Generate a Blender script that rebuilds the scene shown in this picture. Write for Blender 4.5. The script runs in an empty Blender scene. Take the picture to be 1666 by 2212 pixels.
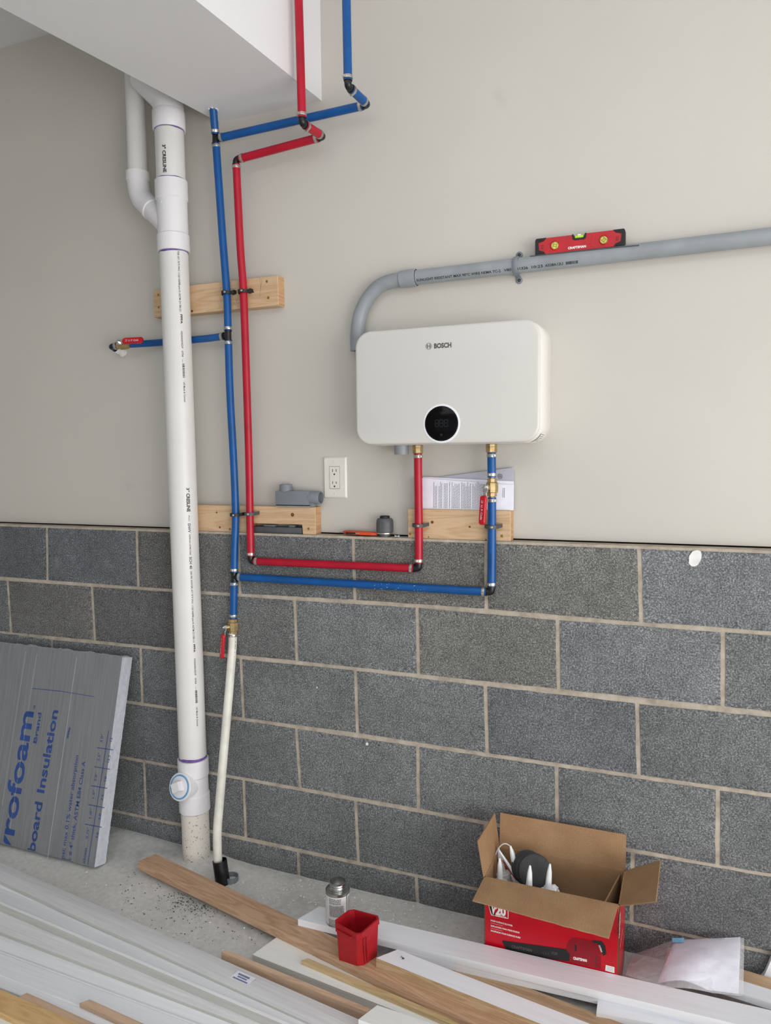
import bpy, bmesh, math, random
from mathutils import Vector, Matrix, noise
random.seed(7)
S = bpy.context.scene
COL = S.collection
V = Vector
PI = math.pi

# ---------------------------------------------------------------- camera
FPX = 1618.0
CAM = V((2.1582, -2.0234, 1.3272))
EUL = (1.4997, 0.0090, 0.3900)
cd = bpy.data.cameras.new('camera'); cam = bpy.data.objects.new('camera', cd); COL.objects.link(cam)
cd.sensor_fit = 'HORIZONTAL'; cd.sensor_width = 36.0; cd.lens = FPX / 1666.0 * 36.0
cd.clip_start = 0.05; cd.clip_end = 100
cam.location = CAM; cam.rotation_euler = EUL
S.camera = cam
RM = cam.rotation_euler.to_matrix()

# ---------------------------------------------------------------- light and exposure
S.view_settings.view_transform = 'Standard'; S.view_settings.look = 'None'
S.view_settings.gamma = 1.0; S.view_settings.use_curve_mapping = False
S.view_settings.exposure = 0.0
wd = bpy.data.worlds.new('world'); S.world = wd; wd.use_nodes = True
bg = wd.node_tree.nodes['Background']
bg.inputs['Color'].default_value = (0.86, 0.93, 1.0, 1); bg.inputs['Strength'].default_value = 0.60
def area(name, loc, target, sx, sy, power, col):
    l = bpy.data.lights.new(name, 'AREA'); l.shape = 'RECTANGLE'; l.size = sx; l.size_y = sy
    l.energy = power; l.color = col
    o = bpy.data.objects.new(name, l); COL.objects.link(o); o.location = loc
    o.rotation_euler = (V(target) - V(loc)).to_track_quat('-Z', 'Y').to_euler()
    return o
# daylight coming in low through the open garage door on the right, behind the viewer
area('door_daylight', (5.3, -2.3, 1.0), (0.9, -0.1, 1.1), 3.2, 2.0, 98, (1.0, 0.98, 0.955))
# sunlit driveway outside the door throwing light upwards
area('driveway_bounce', (4.0, -3.9, 0.03), (1.1, -0.2, 2.1), 3.0, 2.2, 70, (1.0, 0.985, 0.965))
area('overhead_fill', (1.6, -2.0, 2.79), (1.5, -1.45, 0.0), 2.6, 2.0, 31, (0.88, 0.94, 1.0))  # unseen fill light added under the ceiling to brighten floor and boards

# ---------------------------------------------------------------- helpers
def W(u, v, x=None, y=None, z=None):
    """point of the room seen at a place of the photograph, on the plane x=, y= or z="""
    d = RM @ V(((u - 833.0) / FPX, -(v - 1106.0) / FPX, -1.0))
    if y is not None: t = (y - CAM.y) / d.y
    elif z is not None: t = (z - CAM.z) / d.z
    else: t = (x - CAM.x) / d.x
    return CAM + d * t

ORG = {}
def empty(name, loc, label, cat, group=None):
    o = bpy.data.objects.new(name, None); COL.objects.link(o); o.location = loc
    o.empty_display_size = 0.05
    ORG[o.name] = V(loc)
    tag(o, label, cat, group); return o
def tag(o, label=None, cat=None, group=None, kind=None):
    if label: o['label'] = label
    if cat: o['category'] = cat
    if group: o['group'] = group
    if kind: o['kind'] = kind
    return o
def obj(name, bm, mats, parent=None, origin=None, smooth=35, label=None):
    """link a bmesh (in room coordinates) as one object"""
    if not isinstance(mats, (list, tuple)): mats = [mats]
    org = ORG[parent.name] if parent else (V(origin) if origin is not None else V((0, 0, 0)))
    if org.length > 0: bmesh.ops.translate(bm, vec=-org, verts=bm.verts)
    bmesh.ops.recalc_face_normals(bm, faces=bm.faces)
    me = bpy.data.meshes.new(name); bm.to_mesh(me); bm.free()
    for m in mats: me.materials.append(m)
    if smooth is not None:
        me.polygons.foreach_set('use_smooth', [True] * len(me.polygons))
        me.set_sharp_from_angle(angle=math.radians(smooth))
    o = bpy.data.objects.new(name, me); COL.objects.link(o)
    if parent: o.parent = parent
    else: o.location = org
    ORG[o.name] = org
    if label: o['label'] = label
    return o
def kids(o): return [c for c in bpy.data.objects if c.parent == o]
def copy_tree(o, parent=None):
    c = o.copy(); COL.objects.link(c); c.parent = parent
    for k in kids(o): copy_tree(k, c)
    return c

def add_box(bm, lo, hi, bev=0.0, M=None, mi=0, seg=2):
    lo = V(lo); hi = V(hi)
    c = (lo + hi) / 2; s = hi - lo
    r = bmesh.ops.create_cube(bm, size=1.0)
    vs = r['verts']
    for v in vs: v.co = V((v.co.x * s.x, v.co.y * s.y, v.co.z * s.z)) + c
    fs = set(f for v in vs for f in v.link_faces)
    if bev > 0:
        es = set(e for v in vs for e in v.link_edges)
        rr = bmesh.ops.bevel(bm, geom=list(es), offset=bev, segments=seg, affect='EDGES', profile=0.6)
        vs = set(vs) | set(rr['verts']); vs = [v for v in vs if v.is_valid]
        fs = set(f for v in vs for f in v.link_faces)
    for f in fs: f.material_index = mi
    if M is not None:
        for v in set(v for f in fs for v in f.verts): v.co = M @ v.co
    return list(fs)
def frame(d):
    d = V(d).normalized()
    a = V((0, 0, 1)) if abs(d.z) < 0.9 else V((1, 0, 0))
    x = d.cross(a).normalized(); y = d.cross(x).normalized()
    return x, y, d
def add_lathe(bm, p, d, prof, seg=24, mi=0, cap=True, a0=0.0):
    """prof: (radius, distance along d)"""
    x, y, d = frame(d); p = V(p); rings = []
    for r, t in prof:
        rings.append([bm.verts.new(p + d * t + (x * math.cos(a0 + 2 * PI * i / seg) + y * math.sin(a0 + 2 * PI * i / seg)) * r) for i in range(seg)])
    for a, b in zip(rings, rings[1:]):
        for i in range(seg):
            f = bm.faces.new((a[i], a[(i + 1) % seg], b[(i + 1) % seg], b[i])); f.material_index = mi
    if cap:
        f = bm.faces.new(rings[0][::-1]); f.material_index = mi
        f = bm.faces.new(rings[-1]); f.material_index = mi
def add_cyl(bm, a, b, r, seg=24, mi=0, bev=0.0):
    a = V(a); b = V(b); L = (b - a).length
    if bev > 0: prof = [(r - bev, 0), (r, bev), (r, L - bev), (r - bev, L)]
    else: prof = [(r, 0), (r, L)]
    add_lathe(bm, a, b - a, prof, seg, mi)
def add_tube(bm, pts, r, seg=16, mi=0, cap=True):
    pts = [V(p) for p in pts]; n = len(pts)
    rs = r if isinstance(r, (list, tuple)) else [r] * n
    T = []
    for i in range(n):
        a = pts[max(0, i - 1)]; b = pts[min(n - 1, i + 1)]; T.append((b - a).normalized())
    x, y, _ = frame(T[0]); rings = []
    for i in range(n):
        if i:
            q = T[i - 1].rotation_difference(T[i]); x = q @ x
        x = (x - T[i] * x.dot(T[i])).normalized(); y = T[i].cross(x)
        rings.append([bm.verts.new(pts[i] + (x * math.cos(2 * PI * k / seg) + y * math.sin(2 * PI * k / seg)) * rs[i]) for k in range(seg)])
    for a, b in zip(rings, rings[1:]):
        for k in range(seg):
            f = bm.faces.new((a[k], a[(k + 1) % seg], b[(k + 1) % seg], b[k])); f.material_index = mi
    if cap:
        bm.faces.new(rings[0][::-1]).material_index = mi; bm.faces.new(rings[-1]).material_index = mi
def smooth_path(pts, n=8):
    pts = [V(p) for p in pts]; P = [pts[0] * 2 - pts[1]] + pts + [pts[-1] * 2 - pts[-2]]; out = []
    for i in range(1, len(P) - 2):
        p0, p1, p2, p3 = P[i - 1:i + 3]
        for k in range(n):
            t = k / n
            out.append(0.5 * ((2 * p1) + (p2 - p0) * t + (2 * p0 - 5 * p1 + 4 * p2 - p3) * t * t + (3 * p1 - p0 - 3 * p2 + p3) * t ** 3))
    out.append(pts[-1]); return out
def add_prism(bm, poly, ext, mi=0, bev=0.0):
    a = [bm.verts.new(V(p)) for p in poly]; b = [bm.verts.new(V(p) + V(ext)) for p in poly]; n = len(a)
    fs = [bm.faces.new(a[::-1]), bm.faces.new(b)]
    for i in range(n): fs.append(bm.faces.new((a[i], a[(i + 1) % n], b[(i + 1) % n], b[i])))
    for f in fs: f.material_index = mi
    if bev > 0:
        es = set(e for v in a + b for e in v.link_edges)
        rr = bmesh.ops.bevel(bm, geom=list(es), offset=bev, segments=1, affect='EDGES')
        for f in rr['faces']: f.material_index = mi
def roundrect(w, h, r, n=6):
    """outline in the plane, centred"""
    out = []
    for cx, cy, a in ((w / 2 - r, h / 2 - r, 0), (-w / 2 + r, h / 2 - r, PI / 2), (-w / 2 + r, -h / 2 + r, PI), (w / 2 - r, -h / 2 + r, 1.5 * PI)):
        for i in range(n + 1):
            t = a + PI / 2 * i / n; out.append((cx + r * math.cos(t), cy + r * math.sin(t)))
    return out
def BM(): return bmesh.new()
_tc = {}
def text_geo(s, bold=0.0, shear=0.0, spacing=1.0):
    k = (s, bold, shear, spacing)
    if k in _tc: return _tc[k]
    c = bpy.data.curves.new('t', 'FONT'); c.body = s; c.size = 1.0; c.offset = bold; c.shear = shear
    c.space_character = spacing; c.resolution_u = 3
    o = bpy.data.objects.new('t', c); COL.objects.link(o)
    dg = bpy.context.evaluated_depsgraph_get(); oe = o.evaluated_get(dg); me = oe.to_mesh()
    vs = [tuple(v.co) for v in me.vertices]; fs = [tuple(p.vertices) for p in me.polygons]
    oe.to_mesh_clear(); bpy.data.objects.remove(o); bpy.data.curves.remove(c)
    x0 = min(v[0] for v in vs); x1 = max(v[0] for v in vs)
    vs = [((v[0] - x0), v[1]) for v in vs]
    _tc[k] = (vs, fs, x1 - x0); return _tc[k]
def add_text(bm, s, fn, length=None, height=1.0, bold=0.0, mi=0, shear=0.0, spacing=1.0):
    """fn(x,y) -> room point; x runs along the line from 0, capital height = height"""
    vs, fs, w = text_geo(s, bold, shear, spacing)
    ky = height / 0.72; kx = (length / w) if length else ky
    nv = [bm.verts.new(fn(v[0] * kx, v[1] * ky)) for v in vs]
    for f in fs:
        try: bm.faces.new([nv[i] for i in f]).material_index = mi
        except ValueError: pass
def add_barcode(bm, fn, length, height, n=14, mi=0):
    x = 0.0
    while x < length:
        w = random.uniform(0.25, 0.9) * length / n
        q = [(x, 0), (x + w, 0), (x + w, height), (x, height)]
        bm.faces.new([bm.verts.new(fn(*p)) for p in q]).material_index = mi
        x += w + random.uniform(0.2, 0.6) * length / n
def add_quad(bm, pts, mi=0): bm.faces.new([bm.verts.new(V(p)) for p in pts]).material_index = mi

# ---------------------------------------------------------------- materials
def lin(c):
    return tuple(((x / 255) / 12.92 if x / 255 <= 0.04045 else ((x / 255 + 0.055) / 1.055) ** 2.4) for x in c) + (1,)
class Mat:
    def __init__(s, name, col=(200, 200, 200), rough=0.5, metal=0.0, spec=0.5):
        m = bpy.data.materials.new(name); m.use_nodes = True; s.m = m; s.t = m.node_tree
        s.b = s.t.nodes['Principled BSDF']; s.b.inputs['Base Color'].default_value = lin(col)
        s.b.inputs['Roughness'].default_value = rough; s.b.inputs['Metallic'].default_value = metal
        s.b.inputs['Specular IOR Level'].default_value = spec; s._c = None
    def n(s, typ, **kw):
        nd = s.t.nodes.new(typ)
        for k, v in kw.items(): setattr(nd, k, v)
        return nd
    def link(s, a, b): s.t.links.new(a, b)
    def coord(s, scale=(1, 1, 1), rot=(0, 0, 0)):
        mp = s.n('ShaderNodeMapping'); mp.inputs['Scale'].default_value = scale; mp.inputs['Rotation'].default_value = rot
        c = s.n('ShaderNodeTexCoord'); s.link(c.outputs['Object'], mp.inputs['Vector']); return mp.outputs['Vector']
    def noise(s, scale, detail=4, rough=0.55, co=None, dist=0.0):
        nd = s.n('ShaderNodeTexNoise'); nd.inputs['Scale'].default_value = scale; nd.inputs['Detail'].default_value = detail
        nd.inputs['Roughness'].default_value = rough; nd.inputs['Distortion'].default_value = dist
        s.link(co if co is not None else s.coord(), nd.inputs['Vector']); return nd.outputs['Fac']
    def voro(s, scale, co=None, feature='F1'):
        nd = s.n('ShaderNodeTexVoronoi'); nd.inputs['Scale'].default_value = scale; nd.feature = feature
        s.link(co if co is not None else s.coord(), nd.inputs['Vector']); return nd.outputs['Distance']
    def ramp(s, fac, stops):
        r = s.n('ShaderNodeValToRGB'); e = r.color_ramp.elements
        while len(e) < len(stops): e.new(0.5)
        for i, (p, c) in enumerate(stops):
            e[i].position = p; e[i].color = c if len(c) == 4 else lin(c)
        s.link(fac, r.inputs['Fac']); return r.outputs['Color']
    def bw(s, fac, a, b):
        return s.ramp(fac, [(a, (0, 0, 0, 1)), (b, (1, 1, 1, 1))])
    def mix(s, fac, a, b, mode='MIX'):
        m = s.n('ShaderNodeMix', data_type='RGBA', blend_type=mode)
        for sock, v in ((m.inputs[0], fac), (m.inputs[6], a), (m.inputs[7], b)):
            if isinstance(v, (int, float)): sock.default_value = v
            elif isinstance(v, tuple): sock.default_value = v if len(v) == 4 else lin(v)
            else: s.link(v, sock)
        return m.outputs[2]
    def math(s, op, a, b=None):
        m = s.n('ShaderNodeMath', operation=op)
        for sock, v in ((m.inputs[0], a), (m.inputs[1], b)):
            if v is None: continue
            if isinstance(v, (int, float)): sock.default_value = v
            else: s.link(v, sock)
        return m.outputs[0]
    def base(s, c): s.link(c, s.b.inputs['Base Color'])
    def bump(s, h, strength=0.3, dist=0.002):
        b = s.n('ShaderNodeBump'); b.inputs['Strength'].default_value = strength; b.inputs['Distance'].default_value = dist
        s.link(h, b.inputs['Height'])
        if s._c is not None: s.link(s._c, b.inputs['Normal'])
        s._c = b.outputs['Normal']; s.link(s._c, s.b.inputs['Normal'])

def mk_plain(name, col, rough=0.5, metal=0.0, var=0.06, nscale=30, bump=0.0, spec=0.5):
    M = Mat(name, col, rough, metal, spec)
    f = M.noise(nscale, 3)
    lo = tuple(max(0, c * (1 - var)) for c in col); hi = tuple(min(255, c * (1 + var)) for c in col)
    M.base(M.ramp(f, [(0.3, lo), (0.7, hi)]))
    if bump: M.bump(M.noise(nscale * 12, 2), bump, 0.001)
    return M.m

def mk_drywall(name, col=(203, 199, 191)):
    M = Mat(name, col, 0.62, spec=0.3)
    c = M.ramp(M.noise(1.3, 3), [(0.3, tuple(x - 3 for x in col)), (0.7, tuple(x + 3 for x in col))])
    sm = M.bw(M.noise(7, 5, 0.6), 0.70, 0.78)
    c = M.mix(M.math('MULTIPLY', sm, 0.10), c, (150, 142, 130)); M.base(c)
    M.bump(M.noise(260, 2), 0.10, 0.001); M.bump(M.noise(5, 2), 0.10, 0.01)
    return M.m
m_dry = mk_drywall('painted_drywall'); m_soffit = mk_drywall('soffit_paint', (229, 228, 229))
m_dark = mk_plain('dark_gap', (14, 12, 11), 0.9)

def mk_block():
    M = Mat('cinder_block', (110, 112, 114), 0.9, spec=0.25)
    at = M.n('ShaderNodeAttribute', attribute_name='tint')
    fine = M.noise(250, 3, 0.65); mid = M.noise(38, 3)
    sp = M.ramp(fine, [(0.30, (52, 53, 54)), (0.50, (114, 116, 116)), (0.70, (192, 193, 191))])
    sp = M.mix(0.28, sp, M.ramp(mid, [(0.3, (84, 86, 87)), (0.7, (146, 148, 147))]))
    sp = M.mix(1.0, sp, at.outputs['Color'], 'MULTIPLY')
    big = M.noise(3.2, 5, 0.6); blot = M.bw(M.noise(9, 6, 0.7), 0.60, 0.76)
    f = M.math('MULTIPLY', blot, 0.42)
    sp = M.mix(f, sp, (176, 176, 172))
    wear = M.bw(big, 0.35, 0.62)
    sp = M.mix(M.math('MULTIPLY', M.math('SUBTRACT', 1.0, wear), 0.30), sp, (52, 52, 54))
    M.base(sp); M.bump(fine, 0.75, 0.0035)
    return M.m
m_block = mk_block()
def mk_mortar():
    M = Mat('mortar', (160, 149, 135), 0.9, spec=0.2)
    M.base(M.ramp(M.noise(24, 6, 0.7), [(0.25, (142, 132, 119)), (0.5, (178, 167, 152)), (0.75, (200, 191, 178))]))
    M.bump(M.noise(120, 4), 0.5, 0.002); return M.m
m_mortar = mk_mortar()
def mk_concrete():
    M = Mat('concrete_floor', (160, 158, 152), 0.85, spec=0.25)
    c = M.ramp(M.noise(2.2, 8, 0.62), [(0.28, (182, 181, 177)), (0.5, (210, 209, 205)), (0.72, (232, 231, 227))])
    fine = M.noise(55, 6, 0.7)
    c = M.mix(0.35, c, M.ramp(fine, [(0.3, (160, 159, 155)), (0.7, (238, 237, 233))]))
    stain = M.bw(M.noise(5.5, 5, 0.65, dist=0.6), 0.60, 0.75)
    c = M.mix(M.math('MULTIPLY', stain, 0.35), c, (104, 102, 98))
    M.base(c); M.bump(fine, 0.35, 0.004); M.bump(M.noise(300, 2), 0.25, 0.001); return M.m
m_floor = mk_concrete()

def mk_wood(name, light, dark, axis='x', scale=1.0, ring=9.0, rough=0.55):
    M = Mat(name, light, rough, spec=0.3)
    sc = {'x': (0.8, 9, 9), 'y': (9, 0.8, 9), 'z': (9, 9, 0.8)}[axis]
    co = M.coord(tuple(s * scale for s in sc))
    w = M.noise(ring / 4, 5, 0.5, co, 1.1)
    rings = M.math('PINGPONG', M.math('MULTIPLY', w, 7.0), 0.5)
    c = M.ramp(rings, [(0.05, dark), (0.22, tuple((a + b) / 2 for a, b in zip(light, dark))), (0.75, light)])
    fib = M.noise(22, 3, 0.6, M.coord(tuple(s * 2.5 for s in sc)))
    c = M.mix(0.28, c, M.ramp(fib, [(0.3, dark), (0.7, light)])); M.base(c)
    M.bump(fib, 0.25, 0.001); return M.m
m_pine = mk_wood('pine_lumber', (219, 192, 158), (196, 160, 122))
m_pine_end = mk_wood('pine_end_grain', (208, 170, 130), (176, 134, 96), 'y')
m_knot = mk_plain('knot', (112, 66, 34), 0.6)
m_cedar = mk_wood('brown_board', (214, 180, 150), (176, 138, 108))
m_yellow = mk_wood('yellow_board', (226, 194, 142), (202, 162, 108))
m_tan = mk_wood('tan_strip', (222, 194, 168), (198, 164, 136))
m_straw = mk_wood('straw_strip', (216, 194, 152), (190, 162, 118))
m_rawedge = mk_wood('raw_wood_edge', (204, 178, 146), (168, 136, 102))
def mk_primed(name, col, streak=True, dirt=0.3, rough=0.5):
    M = Mat(name, col, rough, spec=0.4)
    f = M.noise(9, 5, 0.6, M.coord((0.6, 14, 14)))
    c = M.ramp(f, [(0.3, tuple(x - (13 if streak else 4) for x in col)), (0.68, tuple(min(255, x + 5) for x in col))])
    d = M.bw(M.voro(70), 0.02, 0.10)
    gate = M.bw(M.noise(16, 3), 0.56, 0.60)
    f2 = M.math('MULTIPLY', M.math('SUBTRACT', 1.0, d), gate)
    c = M.mix(M.math('MULTIPLY', f2, dirt), c, (112, 104, 92)); M.base(c)
    M.bump(f, 0.12, 0.001); return M.m
m_primed = mk_primed('rough_primed_wood', (232, 232, 234))
m_white = mk_primed('white_trim_paint', (242, 244, 248), False, 0.22, 0.38)
m_whiteg = mk_primed('greenish_white_trim', (238, 239, 236), False, 0.25, 0.4)
m_edgeshade = mk_primed('grey_shaded_trim_edge', (194, 193, 186), True, 0.2)  # grey edge tone, partly shade of the front faces put into the colour

def mk_pex(name, col, r=0.36):
    M = Mat(name, col, r, spec=0.45)
    M.base(M.ramp(M.noise(14, 3), [(0.3, tuple(x * 0.93 for x in col)), (0.7, tuple(min(255, x * 1.06) for x in col))]))
    return M.m
m_blue = mk_pex('blue_pex', (0, 80, 148)); m_red = mk_pex('red_pex', (176, 4, 40)); m_wpex = mk_pex('white_pex', (226, 224, 212))
m_bluemark = mk_plain('pale_scuff', (206, 220, 236), 0.6); m_bluedark = mk_plain('dark_blue_print', (10, 52, 110), 0.5)
m_blackplastic = mk_plain('black_poly_fitting', (16, 16, 18), 0.35)
m_steel = mk_plain('stainless_band', (190, 186, 178), 0.32, 0.9, 0.1, 90)
m_chrome = mk_plain('chromed_steel', (206, 206, 206), 0.22, 1.0)
m_brass = mk_plain('brass', (184, 160, 118), 0.42, 0.85, 0.1, 60)
m_clip = mk_plain('grey_plastic_clip', (74, 74, 76), 0.5)
m_clipb = mk_plain('black_plastic_clip', (26, 26, 28), 0.5)
m_lever = mk_plain('red_vinyl_grip', (196, 14, 36), 0.35)
m_wht = mk_plain('white_print', (238, 236, 232), 0.5)
def mk_pvc(name, col, dirt=0.25):
    M = Mat(name, col, 0.34, spec=0.45)
    c = M.ramp(M.noise(4, 4), [(0.3, tuple(x - 5 for x in col)), (0.7, tuple(min(255, x + 4) for x in col))])
    s = M.bw(M.noise(16, 5, 0.7, M.coord((3, 3, 0.7))), 0.68, 0.74)
    c = M.mix(M.math('MULTIPLY', s, dirt), c, (150, 140, 132)); M.base(c); return M
m_pvc = mk_pvc('white_pvc_pipe', (226, 224, 220)).m
m_fit = mk_pvc('white_pvc_fitting', (232, 230, 232), 0.08).m
def mk_muddy():
    M = mk_pvc('mud_spattered_pvc', (228, 222, 212)); base = M.b.inputs['Base Color'].links[0].from_socket
    v = M.n('ShaderNodeTexVoronoi'); v.inputs['Scale'].default_value = 170; v.inputs['Randomness'].default_value = 1.0
    M.link(M.coord((1, 1, 0.7)), v.inputs['Vector'])
    gate = M.bw(M.noise(48, 3), 0.46, 0.56)
    d = M.math('MULTIPLY', M.math('SUBTRACT', 1.0, M.bw(v.outputs['Distance'], 0.20, 0.30)), gate)
    M.base(M.mix(M.math('MULTIPLY', d, 0.85), base, (72, 66, 58))); return M.m
m_mud = mk_muddy()
m_purple = mk_plain('purple_primer', (104, 78, 146), 0.35, var=0.2, nscale=60)
m_bluering = mk_plain('blue_thread_tape', (92, 156, 206), 0.4)
m_ink = mk_plain('black_ink', (34, 32, 34), 0.6)
m_conduit = mk_plain('grey_pvc_conduit', (146, 152, 156), 0.42, var=0.05, nscale=12)
m_conduit2 = mk_plain('grey_pvc_box', (122, 128, 134), 0.42, var=0.05, nscale=12)
m_condark = mk_plain('dark_grey_plastic', (82, 84, 88), 0.5)
m_heater = mk_plain('heater_white_gloss', (212, 209, 204), 0.3, var=0.01, nscale=2)
m_heaterside = mk_plain('heater_white_shell', (228, 225, 220), 0.3, var=0.01, nscale=2)
m_blackglass = mk_plain('black_glass', (4, 4, 5), 0.12, spec=0.15)
m_ghost = mk_plain('unlit_segments', (26, 26, 27), 0.3)
m_greyink = mk_plain('grey_ink', (84, 82, 82), 0.5)
m_plate = mk_plain('outlet_plastic', (226, 222, 214), 0.35, var=0.01)
m_slot = mk_plain('outlet_slot', (40, 38, 36), 0.6)
m_redpl = mk_plain('red_plastic', (184, 10, 26), 0.38)
m_redpl2 = mk_plain('matte_red_plastic', (168, 14, 28), 0.5, bump=0.1)
m_rubber = mk_plain('black_rubber', (28, 27, 28), 0.6)
m_vial = mk_plain('green_vial_liquid', (186, 226, 60), 0.15)
m_vialy = mk_plain('yellow_vial_liquid', (196, 190, 72), 0.15)
m_orange = mk_plain('orange_knife_handle', (202, 70, 26), 0.45, var=0.1)
m_zinc = mk_plain('zinc', (196, 192, 178), 0.3, 0.9)
m_screw = mk_plain('gold_screw', (176, 140, 60), 0.35, 0.8)
m_paper = mk_plain('white_paper', (238, 237, 248), 0.7, var=0.02)
m_papgrey = mk_plain('grey_booklet', (184, 184, 196), 0.6, var=0.02)
m_tape = mk_plain('blue_tape', (110, 172, 206), 0.6)
m_tin = mk_plain('tinplate', (176, 176, 174), 0.25, 0.95, 0.12, 40)
m_label = mk_plain('can_label', (216, 216, 214), 0.5, var=0.03)
m_disc = mk_plain('black_abrasive', (46, 46, 49), 0.6, bump=0.4, nscale=60)
m_caulk = mk_plain('white_nozzle', (238, 240, 242), 0.3, var=0.01)
m_black = mk_plain('black_print', (22, 20, 22), 0.5)
m_boxred = mk_plain('printed_box_red', (188, 4, 30), 0.32, var=0.03)
m_boxdred = mk_plain('printed_dark_red', (138, 10, 26), 0.35)
def mk_card():
    M = Mat('corrugated_cardboard', (164, 128, 94), 0.85, spec=0.2)
    c = M.ramp(M.noise(12, 4), [(0.3, (152, 118, 86)), (0.7, (172, 138, 104))])
    f = M.noise(420, 2); c = M.mix(0.18, c, M.ramp(f, [(0.35, (120, 90, 62)), (0.65, (196, 162, 128))])); M.base(c)
    w = M.n('ShaderNodeTexWave'); w.inputs['Scale'].default_value = 42; w.bands_direction = 'X'; M.link(M.coord(), w.inputs['Vector'])
    M.bump(w.outputs['Fac'], 0.10, 0.0006); return M.m
m_card = mk_card()
def mk_foam():
    M = Mat('grey_foam_board', (150, 152, 158), 0.55, spec=0.35)
    f = M.noise(10, 4, 0.6, M.coord((20, 1, 0.5)))
    M.base(M.ramp(f, [(0.3, (120, 121, 124)), (0.7, (138, 139, 142))])); M.bump(f, 0.15, 0.002); return M.m
m_foam = mk_foam()
def mk_foamedge():
    M = Mat('cut_foam_edge', (206, 210, 220), 0.8)
    M.base(M.ramp(M.noise(60, 5), [(0.3, (190, 194, 202)), (0.7, (204, 208, 216))])); M.bump(M.noise(90, 5), 0.6, 0.004); return M.m
m_foamedge = mk_foamedge()
m_foamink = mk_plain('blue_ink', (40, 72, 136), 0.6, var=0.12)
def mk_plastic_film():
    M = Mat('clear_plastic_film', (235, 235, 238), 0.12, spec=0.5)
    M.b.inputs['Transmission Weight'].default_value = 0.0
    M.b.inputs['Alpha'].default_value = 0.28
    M.bump(M.noise(26, 4, 0.6, dist=1.0), 0.8, 0.01); return M.m
m_film = mk_plastic_film()
m_dust = mk_plain('plaster_dust', (232, 230, 226), 0.9)
m_dirt = mk_plain('dirt_crumb', (60, 58, 54), 0.9)

# ================================================================ THE ROOM
FRONT = 0.0       # face of the block wall
DRY = 0.045       # face of the drywall above it
def struct(name, bm, m, **k):
    return tag(obj(name, bm, m, **k), kind='structure')

# floor: slab with a slight rise near the left end of the wall
bm = BM()
NX, NY = 150, 110; x0, x1, y0, y1 = -0.6, 3.2, -1.7, 0.04
gv = []
for j in range(NY + 1):
    row = []
    for i in range(NX + 1):
        x = x0 + (x1 - x0) * i / NX; y = y0 + (y1 - y0) * j / NY
        rise = 0.024 * max(0, min(1, (0.85 - x) / 0.5)) * max(0, min(1, (y + 0.16) / 0.14)) ** 1.5
        n = noise.noise(V((x * 9, y * 9, 3))) * 0.0012
        m = math.exp(-((x - 0.67) ** 2 + (y + 0.05) ** 2) / 0.006) * 0.014
        m += math.exp(-((x - 0.86) ** 2) / 0.02 - ((y + 0.05) ** 2) / 0.002) * 0.007 * (1 + noise.noise(V((x * 40, y * 40, 0))))
        row.append(bm.verts.new((x, y, min(0, n) - 0.0006 + rise + m)))
    gv.append(row)
for j in range(NY):
    for i in range(NX): bm.faces.new((gv[j][i], gv[j][i + 1], gv[j + 1][i + 1], gv[j + 1][i]))
X0, X1, Y0 = -2.4, 6.0, -7.0
def strip(pts): add_quad(bm, [(p[0], p[1], -0.001) for p in pts])
strip([(X0, Y0), (X1, Y0), (X1, y0), (X0, y0)]); strip([(X0, y0), (x0, y0), (x0, y1), (X0, y1)]); strip([(x1, y0), (X1, y0), (X1, y1), (x1, y1)])
struct('floor', bm, m_floor, smooth=60)

# block wall: measured joint lattice
ZT = 0.893
RES = {(0, 1): (5.7, -.4), (2, 1): (.7, -1), (-1, 1): (2.1, -2.2), (1, 1): (2.6, -1.7), (-1, 2): (-2.6, -4.2), (1, 2): (-1.5, -1.3), (2, 2): (-.2, -.7),
       (0, 2): (-1.4, -4.1), (4, 1): (-1.9, 0), (5, 1): (.4, 1), (6, 1): (-1.9, 4.6), (7, 1): (1.2, 4.5), (4, 2): (.3, -.6), (5, 2): (-2.7, 2.4), (6, 2): (-1.1, 1.9),
       (7, 2): (-1.6, 2.1), (4, 3): (-3.5, -1.5), (5, 3): (2.8, -1.6), (6, 3): (-4.7, 1.8), (7, 3): (1.6, -2), (8, 1): (-1.5, 4.7), (9, 1): (3.3, -.3), (10, 1): (-5.9, -.5),
       (8, 2): (.7, -.8), (9, 2): (-.3, 1.7), (10, 2): (-.3, -2.6), (8, 3): (-3.2, -1.2), (9, 3): (2.5, -1.7), (10, 3): (-5.9, -1.3), (11, 1): (1.4, -.7), (11, 2): (-1.4, 2.7),
       (11, 3): (3.9, -.8), (10, 4): (3, -3), (11, 4): (.9, -3.3), (10, 5): (3.6, -1.6), (5, 4): (-5.7, 1.5), (4, 4): (.1, 1), (6, 4): (2.7, 0), (7, 4): (.7, 1.9),
       (4, 5): (-2.2, 2.7), (5, 5): (3.9, 0), (6, 5): (-2.8, 2.2), (7, 5): (7.9, 1.5)}
def node(c, L):
    r = RES.get((c, L), (0, 0)); s = 1 / 780.0
    return V((c * 0.2032 - r[0] * s, 0, ZT - 0.2032 * (L - 1) + (r[1] * s if L > 0 else 0)))
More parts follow.
